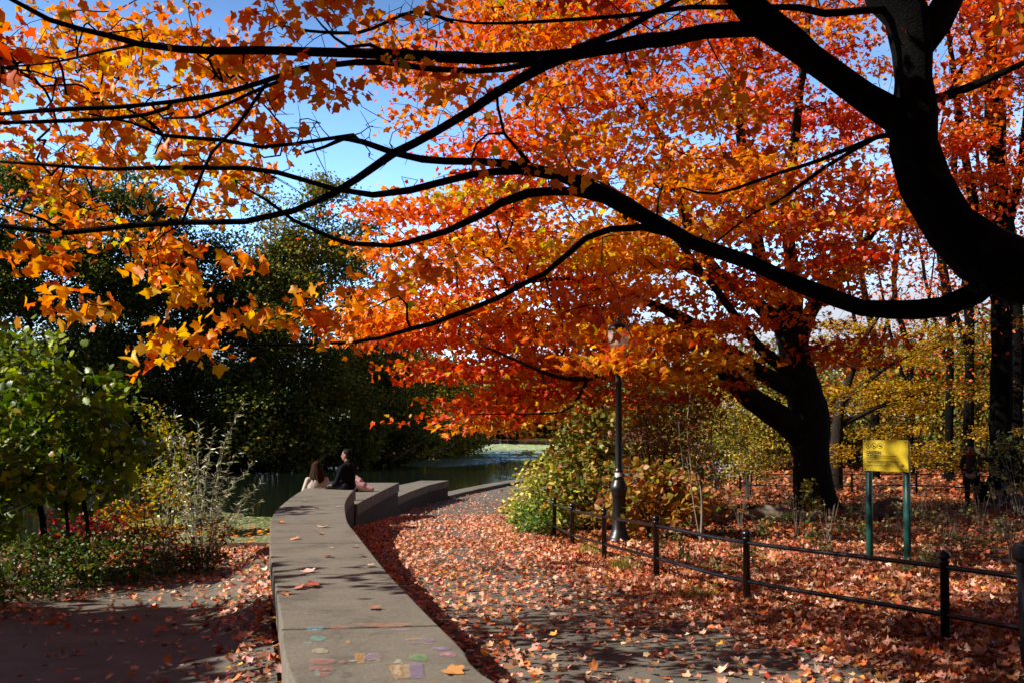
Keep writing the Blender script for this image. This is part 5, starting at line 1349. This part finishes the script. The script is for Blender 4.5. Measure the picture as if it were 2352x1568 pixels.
# silvery willow: separate arching stems
b_ = np.array(gpos(470, 17.2)); wr_ = empty('willow_shrub', tuple(b_), 'silvery narrow leaved willow shrub with tall shoots beside the duckweed', 'shrub')
sa, la = Acc(), Acc(); allp = []
tipsD = [(553, 932), (402, 958), (455, 975), (490, 990), (425, 1000), (520, 1000), (560, 1085), (585, 1060), (480, 1040), (385, 1010), (540, 1045), (440, 1050), (360, 1050), (570, 1130), (500, 1085), (595, 1150), (410, 1090), (460, 1110), (530, 1120), (375, 1120), (555, 1170), (345, 1110), (435, 1140), (505, 1150), (480, 1180), (600, 1110), (575, 1190), (395, 1160)]
for tx, ty in tipsD:
    e = at_depth(tx, ty, 16.6 + RNG.random() * 1.6); s0 = b_ + np.array([RNG.normal(0, .12) + (e[0] - b_[0]) * .2, RNG.normal(0, .12), -.05])
    m_ = s0 * .5 + e * .5 + np.array([-(e[0] - s0[0]) * .18, 0, (e[2] - s0[2]) * .12])
    P = smooth_path([(*s0, .009), (*m_, .006), (*e, .0025)], .12); tube(sa, P, 5); allp.append(P)
link_mesh('stems', sa.mesh('stems'), M_PALETWIG, wr_)
PP = np.vstack([np.repeat(P[int(len(P) * .25):, :3], 4, 0) for P in allp]); PP = PP + RNG.normal(0, .02, PP.shape)
put_leaves(la, PP, .10 + RNG.random(len(PP)) * .05, jitter(palette(P_WILLOW, len(PP)), .2), NARROW, .5, .6, -.35)
link_mesh('leaves', la.mesh('leaves'), M_WILLOW, wr_)
b_ = gpos(185, 15.6)
plant('red_shrub', 'crimson leaved low shrub under the young oak', 'shrub', b_, fan_stems(7, .75, .8, .012), [(70, (0, 0, .55), (.85, .5, .42))], P_CRIMSON, OVAL, .07, 12, .12, (M_TWIG, M_LEAF), None, .004, .4, .6, .012, seg=.25)
b_ = gpos(330, 16.0)
plant('autumn_shrub', 'orange and yellow leaved shrub left of the silvery willow', 'shrub', b_, fan_stems(7, 1.1, .8, .012), [(80, (.05, 0, .75), (.8, .5, .55))], [(3, (.55, .25, .02)), (3, (.6, .42, .03)), (2, (.45, .09, .03)), (2, (.25, .26, .03))], OVAL, .075, 11, .12, (M_TWIG, M_LEAF), None, .004, .4, .6, .012, seg=.25)
b_ = gpos(470, 15.9)
plant('autumn_shrub', 'dark red and brown tangled shrub at the foot of the silvery willow', 'shrub', b_, fan_stems(10, .8, .8, .010), [(85, (-.1, 0, .42), (.85, .45, .36))], [(3, (.3, .06, .03)), (3, (.3, .16, .04)), (2, (.2, .2, .03)), (1, (.4, .03, .03))], OVAL, .06, 10, .12, (M_TWIG, M_LEAF), None, .004, .4, .6, .012, seg=.25)
for k, (px, d, w_, h) in enumerate([(20, 11.9, 1.0, .62), (120, 12.4, .8, .7), (215, 12.9, .75, .75), (300, 13.6, .7, .7), (-60, 11.0, .9, .7), (385, 14.8, .7, .5)]):
    b_ = gpos(px, d)
    plant('green_bush', ['low bright green bush at the left edge of the side path', 'second low green bush from the left beside the side path', 'low green bush under the crimson shrub', 'low green bush at the foot of the orange shrub', 'low green bush cut off by the left edge', 'small dark green bush left of the tangled brown shrub'][k], 'bush', b_, fan_stems(8, h * .8, w_ * .8, .008), [(85, (0, 0, h * .5), (w_, .6, h * .55))], P_GROUNDG, OVAL, .062, 14, .11, (M_TWIG, M_GREEN), 'low green bushes edging the side path', .003, .4, .6, .008, seg=.2, up=.8)
# shade trees on the left, outside the picture
for k, (x, y, h) in enumerate([(-10.5, 7.4, 6.0), (-10.2, 4.2, 6.0), (-12.4, 6.0, 7.0), (-10.2, 1.2, 6.0)]):
    plant('shade_tree', ['dense tree beyond the left edge shading the side path', 'dense tree beyond the left edge nearer the viewer', 'dense tree beyond the left edge behind the others', 'dense tree left of the viewer'][k], 'tree', (x, y, gz(x, y)), [[(0, 0, -.3, .2), (.1, 0, h * .4, .15), (0, .1, h * .8, .06)]],
          [(150, (0, 0, h * .6), (2.1, 2.0, h * .36))], P_OLIVE + P_DKGREEN, RHOMB, .36, 34, .4, (M_BARK, M_DARKLEAF), 'shade trees beyond the left edge', .01, .42, .6, .12, seg=.6)

for k, (x, y, h) in enumerate([(-9, -6, 8), (-4.5, -8, 9), (0.5, -7.5, 9), (5, -8, 9), (9.5, -5, 9), (11.5, .5, 9), (12.5, 5.5, 8)]):  # unseen trees added around the viewer to hold back sky light
    plant('shade_tree', ['unseen light-blocking tree added behind the viewer at left', 'unseen light-blocking tree added behind the viewer, second from left', 'unseen light-blocking tree added straight behind the viewer', 'unseen light-blocking tree added behind the viewer at right', 'unseen light-blocking tree added at the right rear of the viewer', 'dense tree right of the viewer', 'unseen light-blocking tree added at right, beyond the litter bin'][k], 'tree', (x, y, gz(x, y)), [[(0, 0, -.3, .22), (.1, 0, h * .4, .17), (0, .1, h * .8, .06)]],
          [(150, (0, 0, h * .52), (2.9, 2.2, h * .48))], P_OLIVE + P_DKGREEN, RHOMB, .5, 26, .6, (M_BARK, M_DARKLEAF), 'unseen trees added behind and beside the viewer to block sky light', .01, .42, .6, .12, seg=.8)
# shrubs along the fence and behind
b_ = gpos(1255, 20.5)
plant('flowering_shrub', 'pale yellow green shrub drooping over the path left of the lamp post', 'shrub', b_, fan_stems(10, 1.5, .9, .015), [(170, (0, -.2, .8), (.85, .8, .8)), (90, (.55, 0, 1.35), (.6, .6, .65)), (50, (-.4, -.3, .35), (.45, .5, .3))], P_YGREEN, OVAL, .10, 16, .12, (M_TWIG, M_GREEN), None, .003, .4, .6, .015, seg=.25, up=.7)
b_ = gpos(1215, 18.6)
plant('green_bush', 'low dark green leafy bush spilling onto the path edge', 'bush', b_, fan_stems(8, .5, .4, .008), [(60, (.1, 0, .35), (.42, .5, .36))], [(4, (.10, .2, .03)), (2, (.18, .28, .05)), (1, (.4, .38, .1))], OVAL, .08, 13, .09, (M_TWIG, M_GREEN), None, .003, .4, .6, .008, seg=.2)
b_ = gpos(1350, 19.6)
plant('autumn_shrub', 'leafy tan and green shrub just left of the lamp post behind the fence', 'shrub', b_, fan_stems(10, 2.0, .8, .015), [(180, (0, 0, .9), (.75, .8, .85)), (120, (.2, .3, 1.9), (.7, .7, .65))], P_BROWNOR + P_YGREEN + [(7, (.10, .14, .03))], OVAL, .125, 10, .15, (M_TWIG, M_LEAF), None, .004, .4, .6, .015, seg=.28)
b_ = gpos(1500, 17.6)
plant('autumn_shrub', 'orange brown shrub with long leaves just right of the lamp post', 'shrub', b_, fan_stems(12, 1.2, .9, .012), [(190, (.1, 0, .65), (.95, .6, .62))], P_BROWNOR, OVAL, .16, 7, .14, (M_TWIG, M_LEAF), None, .004, .4, .6, .012, seg=.25, up=.4, tilt=.8, droop=.1)
b_ = gpos(1500, 24.0)
plant('autumn_shrub', 'tall red tinged shrub behind the lamp post', 'shrub', b_, fan_stems(10, 2.6, 1.3, .02), [(210, (0, 0, 1.3), (1.3, .9, 1.1)), (150, (.1, 0, 2.4), (1.25, .8, .8))], P_PINKOR + P_BROWNOR + [(3, (.16, .2, .03))], OVAL, .10, 14, .18, (M_TWIG, M_LEAF), None, .005, .4, .6, .02, seg=.35)
b_ = gpos(1600, 27.0)
plant('autumn_shrub', 'green and yellow shrub between the lamp post and the big trunk', 'shrub', b_, fan_stems(8, 2.6, 1.2, .02), [(180, (0, 0, 1.9), (1.3, .9, .95)), (70, (-.2, 0, .9), (.8, .7, .6))], P_YGREEN + [(4, (.5, .3, .02)), (2, (.1, .16, .02))], OVAL, .10, 13, .2, (M_TWIG, M_LEAF), None, .005, .4, .6, .02, seg=.35)
b_ = gpos(1720, 30.0)
plant('autumn_shrub', 'yellow shrub behind the leaning limb of the big maple', 'shrub', b_, fan_stems(8, 3.0, 1.3, .02), [(150, (0, 0, 2.2), (1.3, 1, 1.3)), (40, (.1, 0, .9), (1, .8, .5))], P_YELLOW + P_YGREEN, OVAL, .10, 13, .2, (M_TWIG, M_LEAF), None, .005, .4, .6, .02, seg=.35)
# saplings
for k, (px, d, h, lab) in enumerate([(1608, 16.4, 1.75, 'thin bare grey sapling left of the fallen log'), (1640, 20.5, 2.3, 'thin bare sapling behind the first one, near the shrubs'), (1585, 19.0, 2.6, 'thin sapling with pink leaves right of the lamp post')]):
    b_ = gpos(px, d)
    plant('sapling', lab, 'sapling', b_, [[(0, 0, -.1, .022), (.03, 0, h * .4, .018), (-.05, 0, h * .75, .012), (.02, 0, h, .006)], [(.02, .02, -.1, .015), (-.1, 0, h * .35, .012), (-.22, 0, h * .8, .006)]], [(26, (0, 0, h * .75), (.4, .3, h * .35))], P_PINKOR + P_BROWNOR, OVAL, .08, 2.2, .08, (M_PALETWIG, M_LEAF), 'thin saplings among the leaves', .004, .4, .6, .01, seg=.2)
# pale plant before the trunk, little weeds
b_ = gpos(1866, 21.0)
plant('tall_weed', 'pale yellow green seed headed plant in front of the big trunk', 'plant', b_, fan_stems(6, .9, .18, .007), [(34, (0, 0, .55), (.22, .2, .42))], P_YGREEN, OVAL, .085, 9, .06, (M_TWIG, M_GREEN), None, .003, .4, .6, .006, seg=.15)
weeds = [(1745, 17.0), (1930, 18.5), (2010, 16.0), (2150, 17.5), (2210, 14.0), (2080, 20), (1980, 23), (1660, 17.8), (2300, 16), (1800, 19), (1560, 13.6), (1690, 11.2), (2240, 20), (2120, 11.5), (1880, 14.5)]
wl_ = ['brown weed clump left of the pale plant', 'brown weed clump right of the big trunk', 'green brown weed clump left of the sign post', 'weed clump behind the right sign post', 'leafy weed clump right of the yellow sign', 'weed clump before the standing person', 'weed clump beyond the left sign post', 'weed clump beside the fallen log', 'weed clump at the far right in the shade', 'weed clump in front of the log end', 'weeds at the fence foot right of the lamp', 'dry weeds under the fence, second bay from the lamp', 'weed clump at right below the seated figure', 'weed clump near the fence in the right shade', 'low weed between the trunk and the fence']
for k, (px, d) in enumerate(weeds):
    b_ = gpos(px, d)
    plant('weed', wl_[k], 'weed', b_, fan_stems(6, .42, .25, .005), [(16, (0, 0, .28), (.28, .25, .22))], [(3, (.18, .17, .05)), (3, (.1, .15, .03)), (2, (.3, .2, .08))], OVAL, .07, 6, .07, (M_TWIG, M_GREEN), 'weed clumps among the fallen leaves', .003, .4, .6, .005, seg=.15)
for k, (px, d) in enumerate([(1900, 15), (1990, 19.5), (2060, 14), (2120, 19), (2190, 16), (2250, 18), (2320, 14), (2160, 12.8), (2230, 22.5), (1830, 17), (1770, 21.5), (1700, 19), (2350, 19), (2290, 20.5), (2040, 24), (1960, 26)]):
    b_ = gpos(px, d)
    plant('dry_stalks', 'tuft of dry tan stalks standing among the leaves behind the fence', 'weed', b_, fan_stems(9, .75, .22, .0045), [(14, (0, 0, .55), (.3, .28, .3))], [(3, (.24, .17, .09)), (2, (.15, .13, .05)), (1, (.3, .13, .05))], OVAL, .06, 5, .06, (M_PALETWIG, M_LEAF), 'tufts of dry stalks behind the fence', .0025, .3, .6, .004, seg=.15)
# grass tufts by the fence
for k, (px, d, n_) in enumerate([(1432, 12.6, 130), (1600, 10.2, 60), (1350, 14.6, 70)]):
    b_ = np.array(gpos(px, d)); ac = Acc()
    for i in range(n_):
        a_ = RNG.random() * 6.28; l_ = .12 + RNG.random() * .16; o_ = RNG.normal(0, .08, 2)
        p0 = b_ + np.array([o_[0], o_[1], -.01]); dx = np.array([math.cos(a_), math.sin(a_), 0]); sdv = np.array([-dx[1], dx[0], 0]) * .004
        p1 = p0 + dx * l_ * .3 + np.array([0, 0, l_ * .7]); p2 = p0 + dx * l_ * .8 + np.array([0, 0, l_ * .8])
        c_ = np.tile([(.30, .34, .06)], (5, 1)) * (.6 + .7 * RNG.random())
        ac.add([p0 - sdv, p0 + sdv, p1 - sdv * .8, p1 + sdv * .8, p2], [(0, 1, 3, 2)], [(2, 3, 4)], c_)
    tag(link_mesh('grass_tuft', ac.mesh('grass_tuft'), M_GREEN), ['yellow green grass tuft below the fence near the lamp post', 'small dry grass tuft under the fence, nearer bay', 'grass tuft at the fence foot beside the orange brown shrub'][k], 'grass tuft', 'grass tufts at the fence foot')

# yellow tree with level sprays on the right
b_ = gpos(1918, 34.0)
pts_blobs = []
for k in range(58):
    px = 1880 + RNG.random() * 430; py = 740 + RNG.random() * 330
    q = at_depth(px, py, 31 + RNG.random() * 6); pts_blobs.append((9, tuple(q - np.array(b_)), (1.0, .8, .16)))
plant('beech_tree', 'yellow leaved tree with level sprays behind the yellow sign', 'tree', b_, [[(0, 0, -.3, .28), (.05, 0, 1.5, .22), (.3, 0, 3.2, .16), (1.2, 0, 5.4, .08), (2.4, .2, 7.0, .03)], [(.1, 0, 2.2, .1), (1.8, 0, 3.0, .07), (3.6, 0, 3.4, .03)], [(.2, 0, 3.0, .1), (2.0, -.4, 4.4, .06), (4.2, -.6, 5.2, .02)]], pts_blobs, P_YELLOW, OVAL, .115, 17, .26, (M_BARK, M_LEAF), None, .006, .4, .3, .1, seg=.5, up=.9, tilt=.45)
# tall dark trunks right, thin reddish crowns
for k, (px, d, h, r_, lab, dens) in enumerate([(2300, 29.5, 19, .34, 'tall straight dark trunk at the right edge with thin red leaves', 90), (2225, 38, 17, .2, 'slim dark trunk left of the straight one at the right edge', 50), (2180, 41, 16, .17, 'slimmer dark tree leaning left behind the near maple', 50), (2335, 36, 18, .24, 'dark tree cut off by the right edge behind the straight trunk', 50), (2010, 44, 14, .2, 'bare branched tree behind the yellow leaves', 34), (2090, 47, 13, .2, 'bare branched tree above the yellow sign, farther back', 40)]):
    b_ = gpos(px, d)
    plant('woodland_tree', lab, 'tree', b_, [[(0, 0, -.3, r_ * 1.25), (0, 0, 1.5, r_), (.1, 0, h * .4, r_ * .85), (-.1 - .03 * (d - 29), 0, h * .7, r_ * .6), (.1, 0, h, r_ * .2)], [(0, 0, h * .3, r_ * .5), (-.8, 0, h * .5, r_ * .4), (-1.5, 0, h * .8, r_ * .15)], [(0, 0, h * .35, r_ * .45), (.9, .2, h * .55, r_ * .35), (1.5, .2, h * .85, r_ * .12)]],
          [(int(dens * 1.3), (-.2, 0, h * .45), (2.6, 1.8, h * .22)), (int(dens * 1.3), (0, 0, h * .75), (3.0, 2.2, h * .28))], P_RED + [(2, (.3, .05, .03))], OVAL, .17, 8, .5, (M_BARKN, M_LEAF), 'tall dark woodland trees at the right', .009, .42, .5, .1, seg=.5, bare=90)
# dark thicket at the back right and a low tree line behind it
for k, (px, d, h, w_) in enumerate([(1760, 52, 4.4, 3.5), (1850, 60, 5.4, 4), (1960, 56, 4.6, 4), (2060, 62, 5.6, 4.5), (2160, 52, 5.0, 4), (2260, 50, 5.6, 4), (2370, 46, 5.6, 4), (2500, 44, 6, 4), (1660, 58, 4.8, 4)]):
    b_ = gpos(px, d)
    plant('thicket_bush', ['dark thicket bush directly behind the big maple trunk', 'dark thicket bush right of the big maple trunk', 'dark thicket bush left of the yellow sign', 'dark thicket bush above the yellow sign', 'dark thicket bush right of the yellow sign', 'dark thicket bush behind the standing person', 'dark thicket bush at the right edge', 'dark thicket bush beyond the right edge', 'dark thicket bush behind the distant lamp'][k], 'bush', b_, fan_stems(6, h * 1.3, w_ * .7, .06), [(260, (0, 0, h * .72), (w_, 2.4, h * .78))], P_DKGREEN + P_OLIVE + [(5, (.30, .17, .02)), (3, (.2, .1, .02))], RHOMB, .24, 32, .42, (M_BARK, M_DARKLEAF), 'dark thicket along the back of the clearing', .012, .4, .6, .05, seg=.7)
b_ = gpos(2300, 21.5)
plant('dark_shrub', 'dark shaded shrub with pale stems at the right edge', 'shrub', (b_[0] + .9, 22.5, b_[2]), fan_stems(12, 1.9, .8, .015), [(90, (.2, 0, 1.2), (1.0, .8, .9))], P_DKGREEN, OVAL, .09, 9, .14, (M_PALETWIG, M_GREEN), None, .004, .4, .6, .015, seg=.3)

# fallen log and stump
lgA = at_depth(1690, 1180, 20.5); lgB = at_depth(1865, 1190, 21.0)
log = empty('fallen_log', tuple((lgA + lgB) / 2), 'weathered grey fallen log lying in front of the big trunk', 'log')
M_LOG = noise_mat('log_wood', [(0.3, (0.10, 0.08, 0.06)), (0.55, (0.28, 0.24, 0.19)), (0.8, (0.5, 0.43, 0.33))], 3, 9, 0.9, 0.9, 16, 0.2, (1, 5, 5), 0.03)
ac = Acc()
def lp(px, py, r_): 
    q = at_depth(px, py, 20.7); return (*q, r_)
tube(ac, smooth_path([lp(1678, 1188, .03), lp(1700, 1181, .07), lp(1730, 1176, .12), (lp(1770, 1177, .17)), lp(1810, 1184, .17), lp(1850, 1190, .15), lp(1868, 1192, .14)], .12), 14, .14)
link_mesh('log_body', ac.mesh('log_body'), M_LOG, log)
ac = Acc(); tube(ac, smooth_path([lp(1740, 1174, .10), lp(1725, 1166, .085), lp(1715, 1162, .075)], .08), 10, .1); link_mesh('branch_stub', ac.mesh('branch_stub'), M_BARK, log)
q = at_depth(2047, 1160, 22.0); sp = empty('boulder', (q[0], 22, gz(q[0], 22)), 'mossy boulder between the sign posts', 'rock')
rock_mesh('stone', (q[0], 22, gz(q[0], 22) + .12), (.42, .35, .38), sp, 4.2)

# fallen bare branch in the lake
ac = Acc()
for rows in [[(930, 1062, 74, 5), (980, 1045, 74, 4), (1040, 1022, 76, 2)], [(980, 1045, 74, 3), (1050, 1050, 74, 2), (1120, 1018, 75, 1.5)], [(900, 1060, 72, 4), (960, 1020, 73, 3), (1000, 1000, 74, 1.5)]]:
    tube(ac, smooth_path(limb_px(rows), .4), 5)
tag(link_mesh('fallen_branch', ac.mesh('fallen_branch'), M_PALETWIG), 'bare fallen branch reaching over the lake from the far bank', 'branch')

# ------------------------------------------------------------------ duckweed and leaf litter
def flakes(name, pts, size, pal, mat, z, tmpl=OVAL):
    P = np.column_stack([pts, np.full(len(pts), z)]); P[:, 2] += RNG.random(len(P)) * .012
    ac = Acc(); put_leaves(ac, P, size * (.5 + RNG.random(len(P))), jitter(palette(pal, len(P)), .2), tmpl, 1.0, .03, 0)
    return tag(link_mesh(name, ac.mesh(name, False), mat), kind='stuff')
M_WEED = leaf_mat('duckweed', .05, .35, .5)
P_DUCK = [(5, (.20, .22, .08)), (3, (.27, .28, .13)), (2, (.13, .15, .05))]
pts = []
cand = np.column_stack([RNG.uniform(-12, -3.6, 30000), RNG.uniform(24, 37, 30000)])
ins, dd = poly_inside_dist(cand[:, 0], cand[:, 1], LAKE)
den = np.clip(1.5 - (cand[:, 1] - 25) / 7, 0, 1) * (vnoise(cand[:, 0], cand[:, 1] * .6, 1.2) > .22 * (1 + (cand[:, 1] - 25) / 6))
cand = cand[ins & (RNG.random(len(cand)) < den)]
ob = flakes('duckweed', cand, .16, P_DUCK, M_WEED, WATER + .006)
cand = np.column_stack([RNG.uniform(-12, -3.6, 420), RNG.uniform(24.5, 31, 420)]); ins, dd = poly_inside_dist(cand[:, 0], cand[:, 1], LAKE)
flakes('floating_leaves', cand[ins], .14, P_ORANGE + P_PINKOR, M_LITTER, WATER + .022, MAPLE_LO)
cand = []
for _ in range(60000):
    px = RNG.uniform(760, 1340); py = RNG.uniform(1012, 1095)
    cand.append((px, py))
cand = np.array(cand)
keep, _ = poly_inside_dist(cand[:, 0], cand[:, 1], [(925, 1067), (1027, 1071), (1139, 1060), (1259, 1050), (1310, 1040), (1310, 1023), (1041, 1018), (1041, 1042), (959, 1062)])
XY = np.array([at_z(x, y, WATER)[:2] for x, y in cand[keep]])
ins, dd = poly_inside_dist(XY[:, 0], XY[:, 1], LAKE); XY = XY[ins]
XY = XY[(vnoise(XY[:, 0], XY[:, 1] * .25, 2.5) + .3 * vnoise(XY[:, 0], XY[:, 1], .9)) > .48]
flakes('lily_pads', XY, .55, [(4, (.17, .24, .15)), (3, (.24, .30, .17)), (2, (.30, .33, .14))], M_WEED, WATER + .006)
c2_ = cand[keep & (cand[:, 1] < 1032)]; XY = np.array([at_z(x, y, WATER)[:2] for x, y in c2_]); ins, dd = poly_inside_dist(XY[:, 0], XY[:, 1], LAKE); XY = XY[ins]
flakes('lily_pads', XY, .8, [(4, (.34, .40, .14)), (3, (.42, .46, .2))], M_WEED, WATER + .02)

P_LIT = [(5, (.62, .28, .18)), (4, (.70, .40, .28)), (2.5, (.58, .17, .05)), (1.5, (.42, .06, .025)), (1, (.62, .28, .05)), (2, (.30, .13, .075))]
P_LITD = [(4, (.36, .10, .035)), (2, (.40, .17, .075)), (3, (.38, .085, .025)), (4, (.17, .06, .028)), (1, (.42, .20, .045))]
def litter(name, n, box_, dens, size, pal, tmpl, zoff=.012, tilt=.32, fz=None):
    X = RNG.uniform(box_[0], box_[1], n); Y = RNG.uniform(box_[2], box_[3], n)
    k = RNG.random(n) < dens(X, Y); X = X[k]; Y = Y[k]
    Z = ground_z(X, Y) if fz is None else fz(X, Y)
    P = np.column_stack([X, Y, Z + zoff + RNG.random(len(X)) * .03])
    ac = Acc(); sz = size * (.6 + .7 * RNG.random(len(P))); cl = jitter(palette(pal, len(P)), .22)
    if tmpl is DRY:
        w_ = RNG.integers(0, 3, len(P))
        for k_, tm_ in enumerate((DRY, DRY2, DRY3)):
            put_leaves(ac, P[w_ == k_], sz[w_ == k_], cl[w_ == k_], tm_, 1.0, tilt, 0.0)
    else: put_leaves(ac, P, sz, cl, tmpl, 1.0, tilt, 0.0)
    return tag(link_mesh(name, ac.mesh(name), M_LITTER), kind='stuff')
PZ = lambda X, Y: land(X, Y) + .03
def d_path(X, Y):
    wr = X - wall_right(Y); pr_ = path_right(Y) - X
    ok = (wr > -.02) & (pr_ > -.1) & (Y < 42)
    nz = vnoise(X, Y, .55) * .6 + vnoise(X, Y, 1.7) * .5
    mid_ = np.clip((nz - .40) * 1.35, 0.05, .6)
    edge = np.exp(-np.maximum(wr, 0) / .55) * 1.0 + np.exp(-np.maximum(pr_, 0) / .75) * 1.1
    far_ = np.interp(Y, [0, 20, 26, 34, 42], [1, 1, .5, .18, .08])
    return ok * np.clip(mid_ + edge, 0, 1) * far_
litter('fallen_leaves', 120000, (-3.6, 5.2, 4.5, 42), d_path, .056, P_LIT, DRY, .010, .30, PZ)
def d_wood(X, Y):
    off = X - path_right(Y); return (off > -.25) * (Y < 45) * np.clip(.15 + 1.5 * vnoise(X, Y, 1.3) * vnoise(X, Y, .5) + .7 * np.exp(-np.maximum(off, 0) / 1.5), 0, 1) * np.interp(Y, [0, 14, 25, 45], [1, .9, .6, .4])
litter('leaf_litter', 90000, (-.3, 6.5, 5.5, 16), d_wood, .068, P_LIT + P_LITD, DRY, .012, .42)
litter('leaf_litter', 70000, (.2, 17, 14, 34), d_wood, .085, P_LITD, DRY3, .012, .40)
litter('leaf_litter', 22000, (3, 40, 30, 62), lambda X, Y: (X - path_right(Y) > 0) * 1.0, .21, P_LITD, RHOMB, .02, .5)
SZ = lambda X, Y: land(X, Y) + .025
def d_side(X, Y):
    wd = wall_left(np.minimum(Y, 20)) - X; ls = X - lp_left(Y)
    ok = (wd > -.04) & (ls > -.4)
    nz = vnoise(X, Y, .6)
    return ok * np.clip(.05 + .22 * (nz > .62) + np.exp(-np.maximum(wd, 0) / .42) * 1.0 + np.exp(-np.maximum(ls, 0) / .6) * .8, 0, 1)
litter('fallen_leaves', 34000, (-9, -.3, 5, 23.5), d_side, .060, P_LIT, DRY, .010, .34, SZ)
litter('leaf_litter', 9000, (-12, -5.8, 9, 24), lambda X, Y: (X < lp_left(Y)) * .6, .11, P_LITD, MAPLE_LO, .01, .45)

# single leaves lying on the wall tops: each one a thing
wl_leaves = [(1240 * .588, 1905 * .588, 'curled tan leaf on the wall slab just before the seated woman', (.62, .40, .2), .14), (1182 * .588, 1955 * .588, 'flat pink leaf on the second wall slab from the woman', (.6, .3, .2), .12), (1192 * .588, 1980 * .588, 'dark red and pink leaf lying across a slab joint, far part of the wall', (.5, .16, .1), .14), (1242 * .588, 1988 * .588, 'orange leaf right of the red one across the slab joint', (.66, .32, .1), .12), (1318 * .588, 1980 * .588, 'small pinkish leaf near the right edge of the far slabs', (.6, .3, .22), .09),
    (1106 * .588, 2042 * .588, 'bright orange leaf at the left edge of the wall', (.7, .2, .02), .12), (1255 * .588, 2060 * .588, 'curled pale leaf standing up in the middle of the wall', (.68, .42, .22), .15), (1244 * .588, 2084 * .588, 'reddish leaf just below the standing curled leaf', (.6, .2, .1), .14), (1155 * .588, 2107 * .588, 'crumpled orange leaf in the upper branch shadow on the wall', (.6, .24, .1), .13), (1376 * .588, 2136 * .588, 'small pink leaf near the right edge above the middle joint', (.62, .36, .28), .09),
    (1264 * .588, 2175 * .588, 'brown leaf in the shadow band on the wall', (.35, .14, .09), .13), (1424 * .588, 2173 * .588, 'thin orange leaf right of the shadow band on the wall', (.6, .24, .1), .13), (1431 * .588, 2211 * .588, 'pale pink leaf at the right edge just above the long joint', (.66, .4, .3), .11), (1160 * .588, 2241 * .588, 'small orange leaf on the long joint at left', (.66, .2, .05), .08), (1205 * .588, 2238 * .588, 'pale leaf lying along the long joint', (.68, .42, .34), .12),
    (1245 * .588, 2290 * .588, 'large red leaf in the big shadow on the wall', (.5, .12, .08), .17), (1166 * .588, 2303 * .588, 'dull red leaf left of the large one in the big shadow', (.46, .16, .1), .13), (1100 * .588, 2319 * .588, 'dark orange leaf at the left edge in the big shadow', (.55, .2, .08), .12), (1453 * .588, 2376 * .588, 'dark leaf near the right edge in the big shadow', (.42, .14, .07), .11), (1745 * .588, 2621 * .588, 'curled orange leaf beside the violet chalk square', (.62, .3, .1), .14),
    (1297 * .588, 2142 * .588, 'tiny pale crumb of leaf in the middle of the wall', (.6, .5, .45), .05)]
for x, y, lab, c_, s_ in wl_leaves:
    q = at_z(x, y, WZ1); ac = Acc()
    put_leaves(ac, np.array([[q[0], q[1], WZ1 + .014]]), np.array([s_ * .8]), np.array([c_]), DRY if RNG.random() < .6 else MAPLE_B, 1.0, .10, 0.0, None, .5)
    o = link_mesh('fallen_leaf', ac.mesh('fallen_leaf'), M_LITTER); tag(o, lab, 'leaf', 'leaves lying on the wall top')
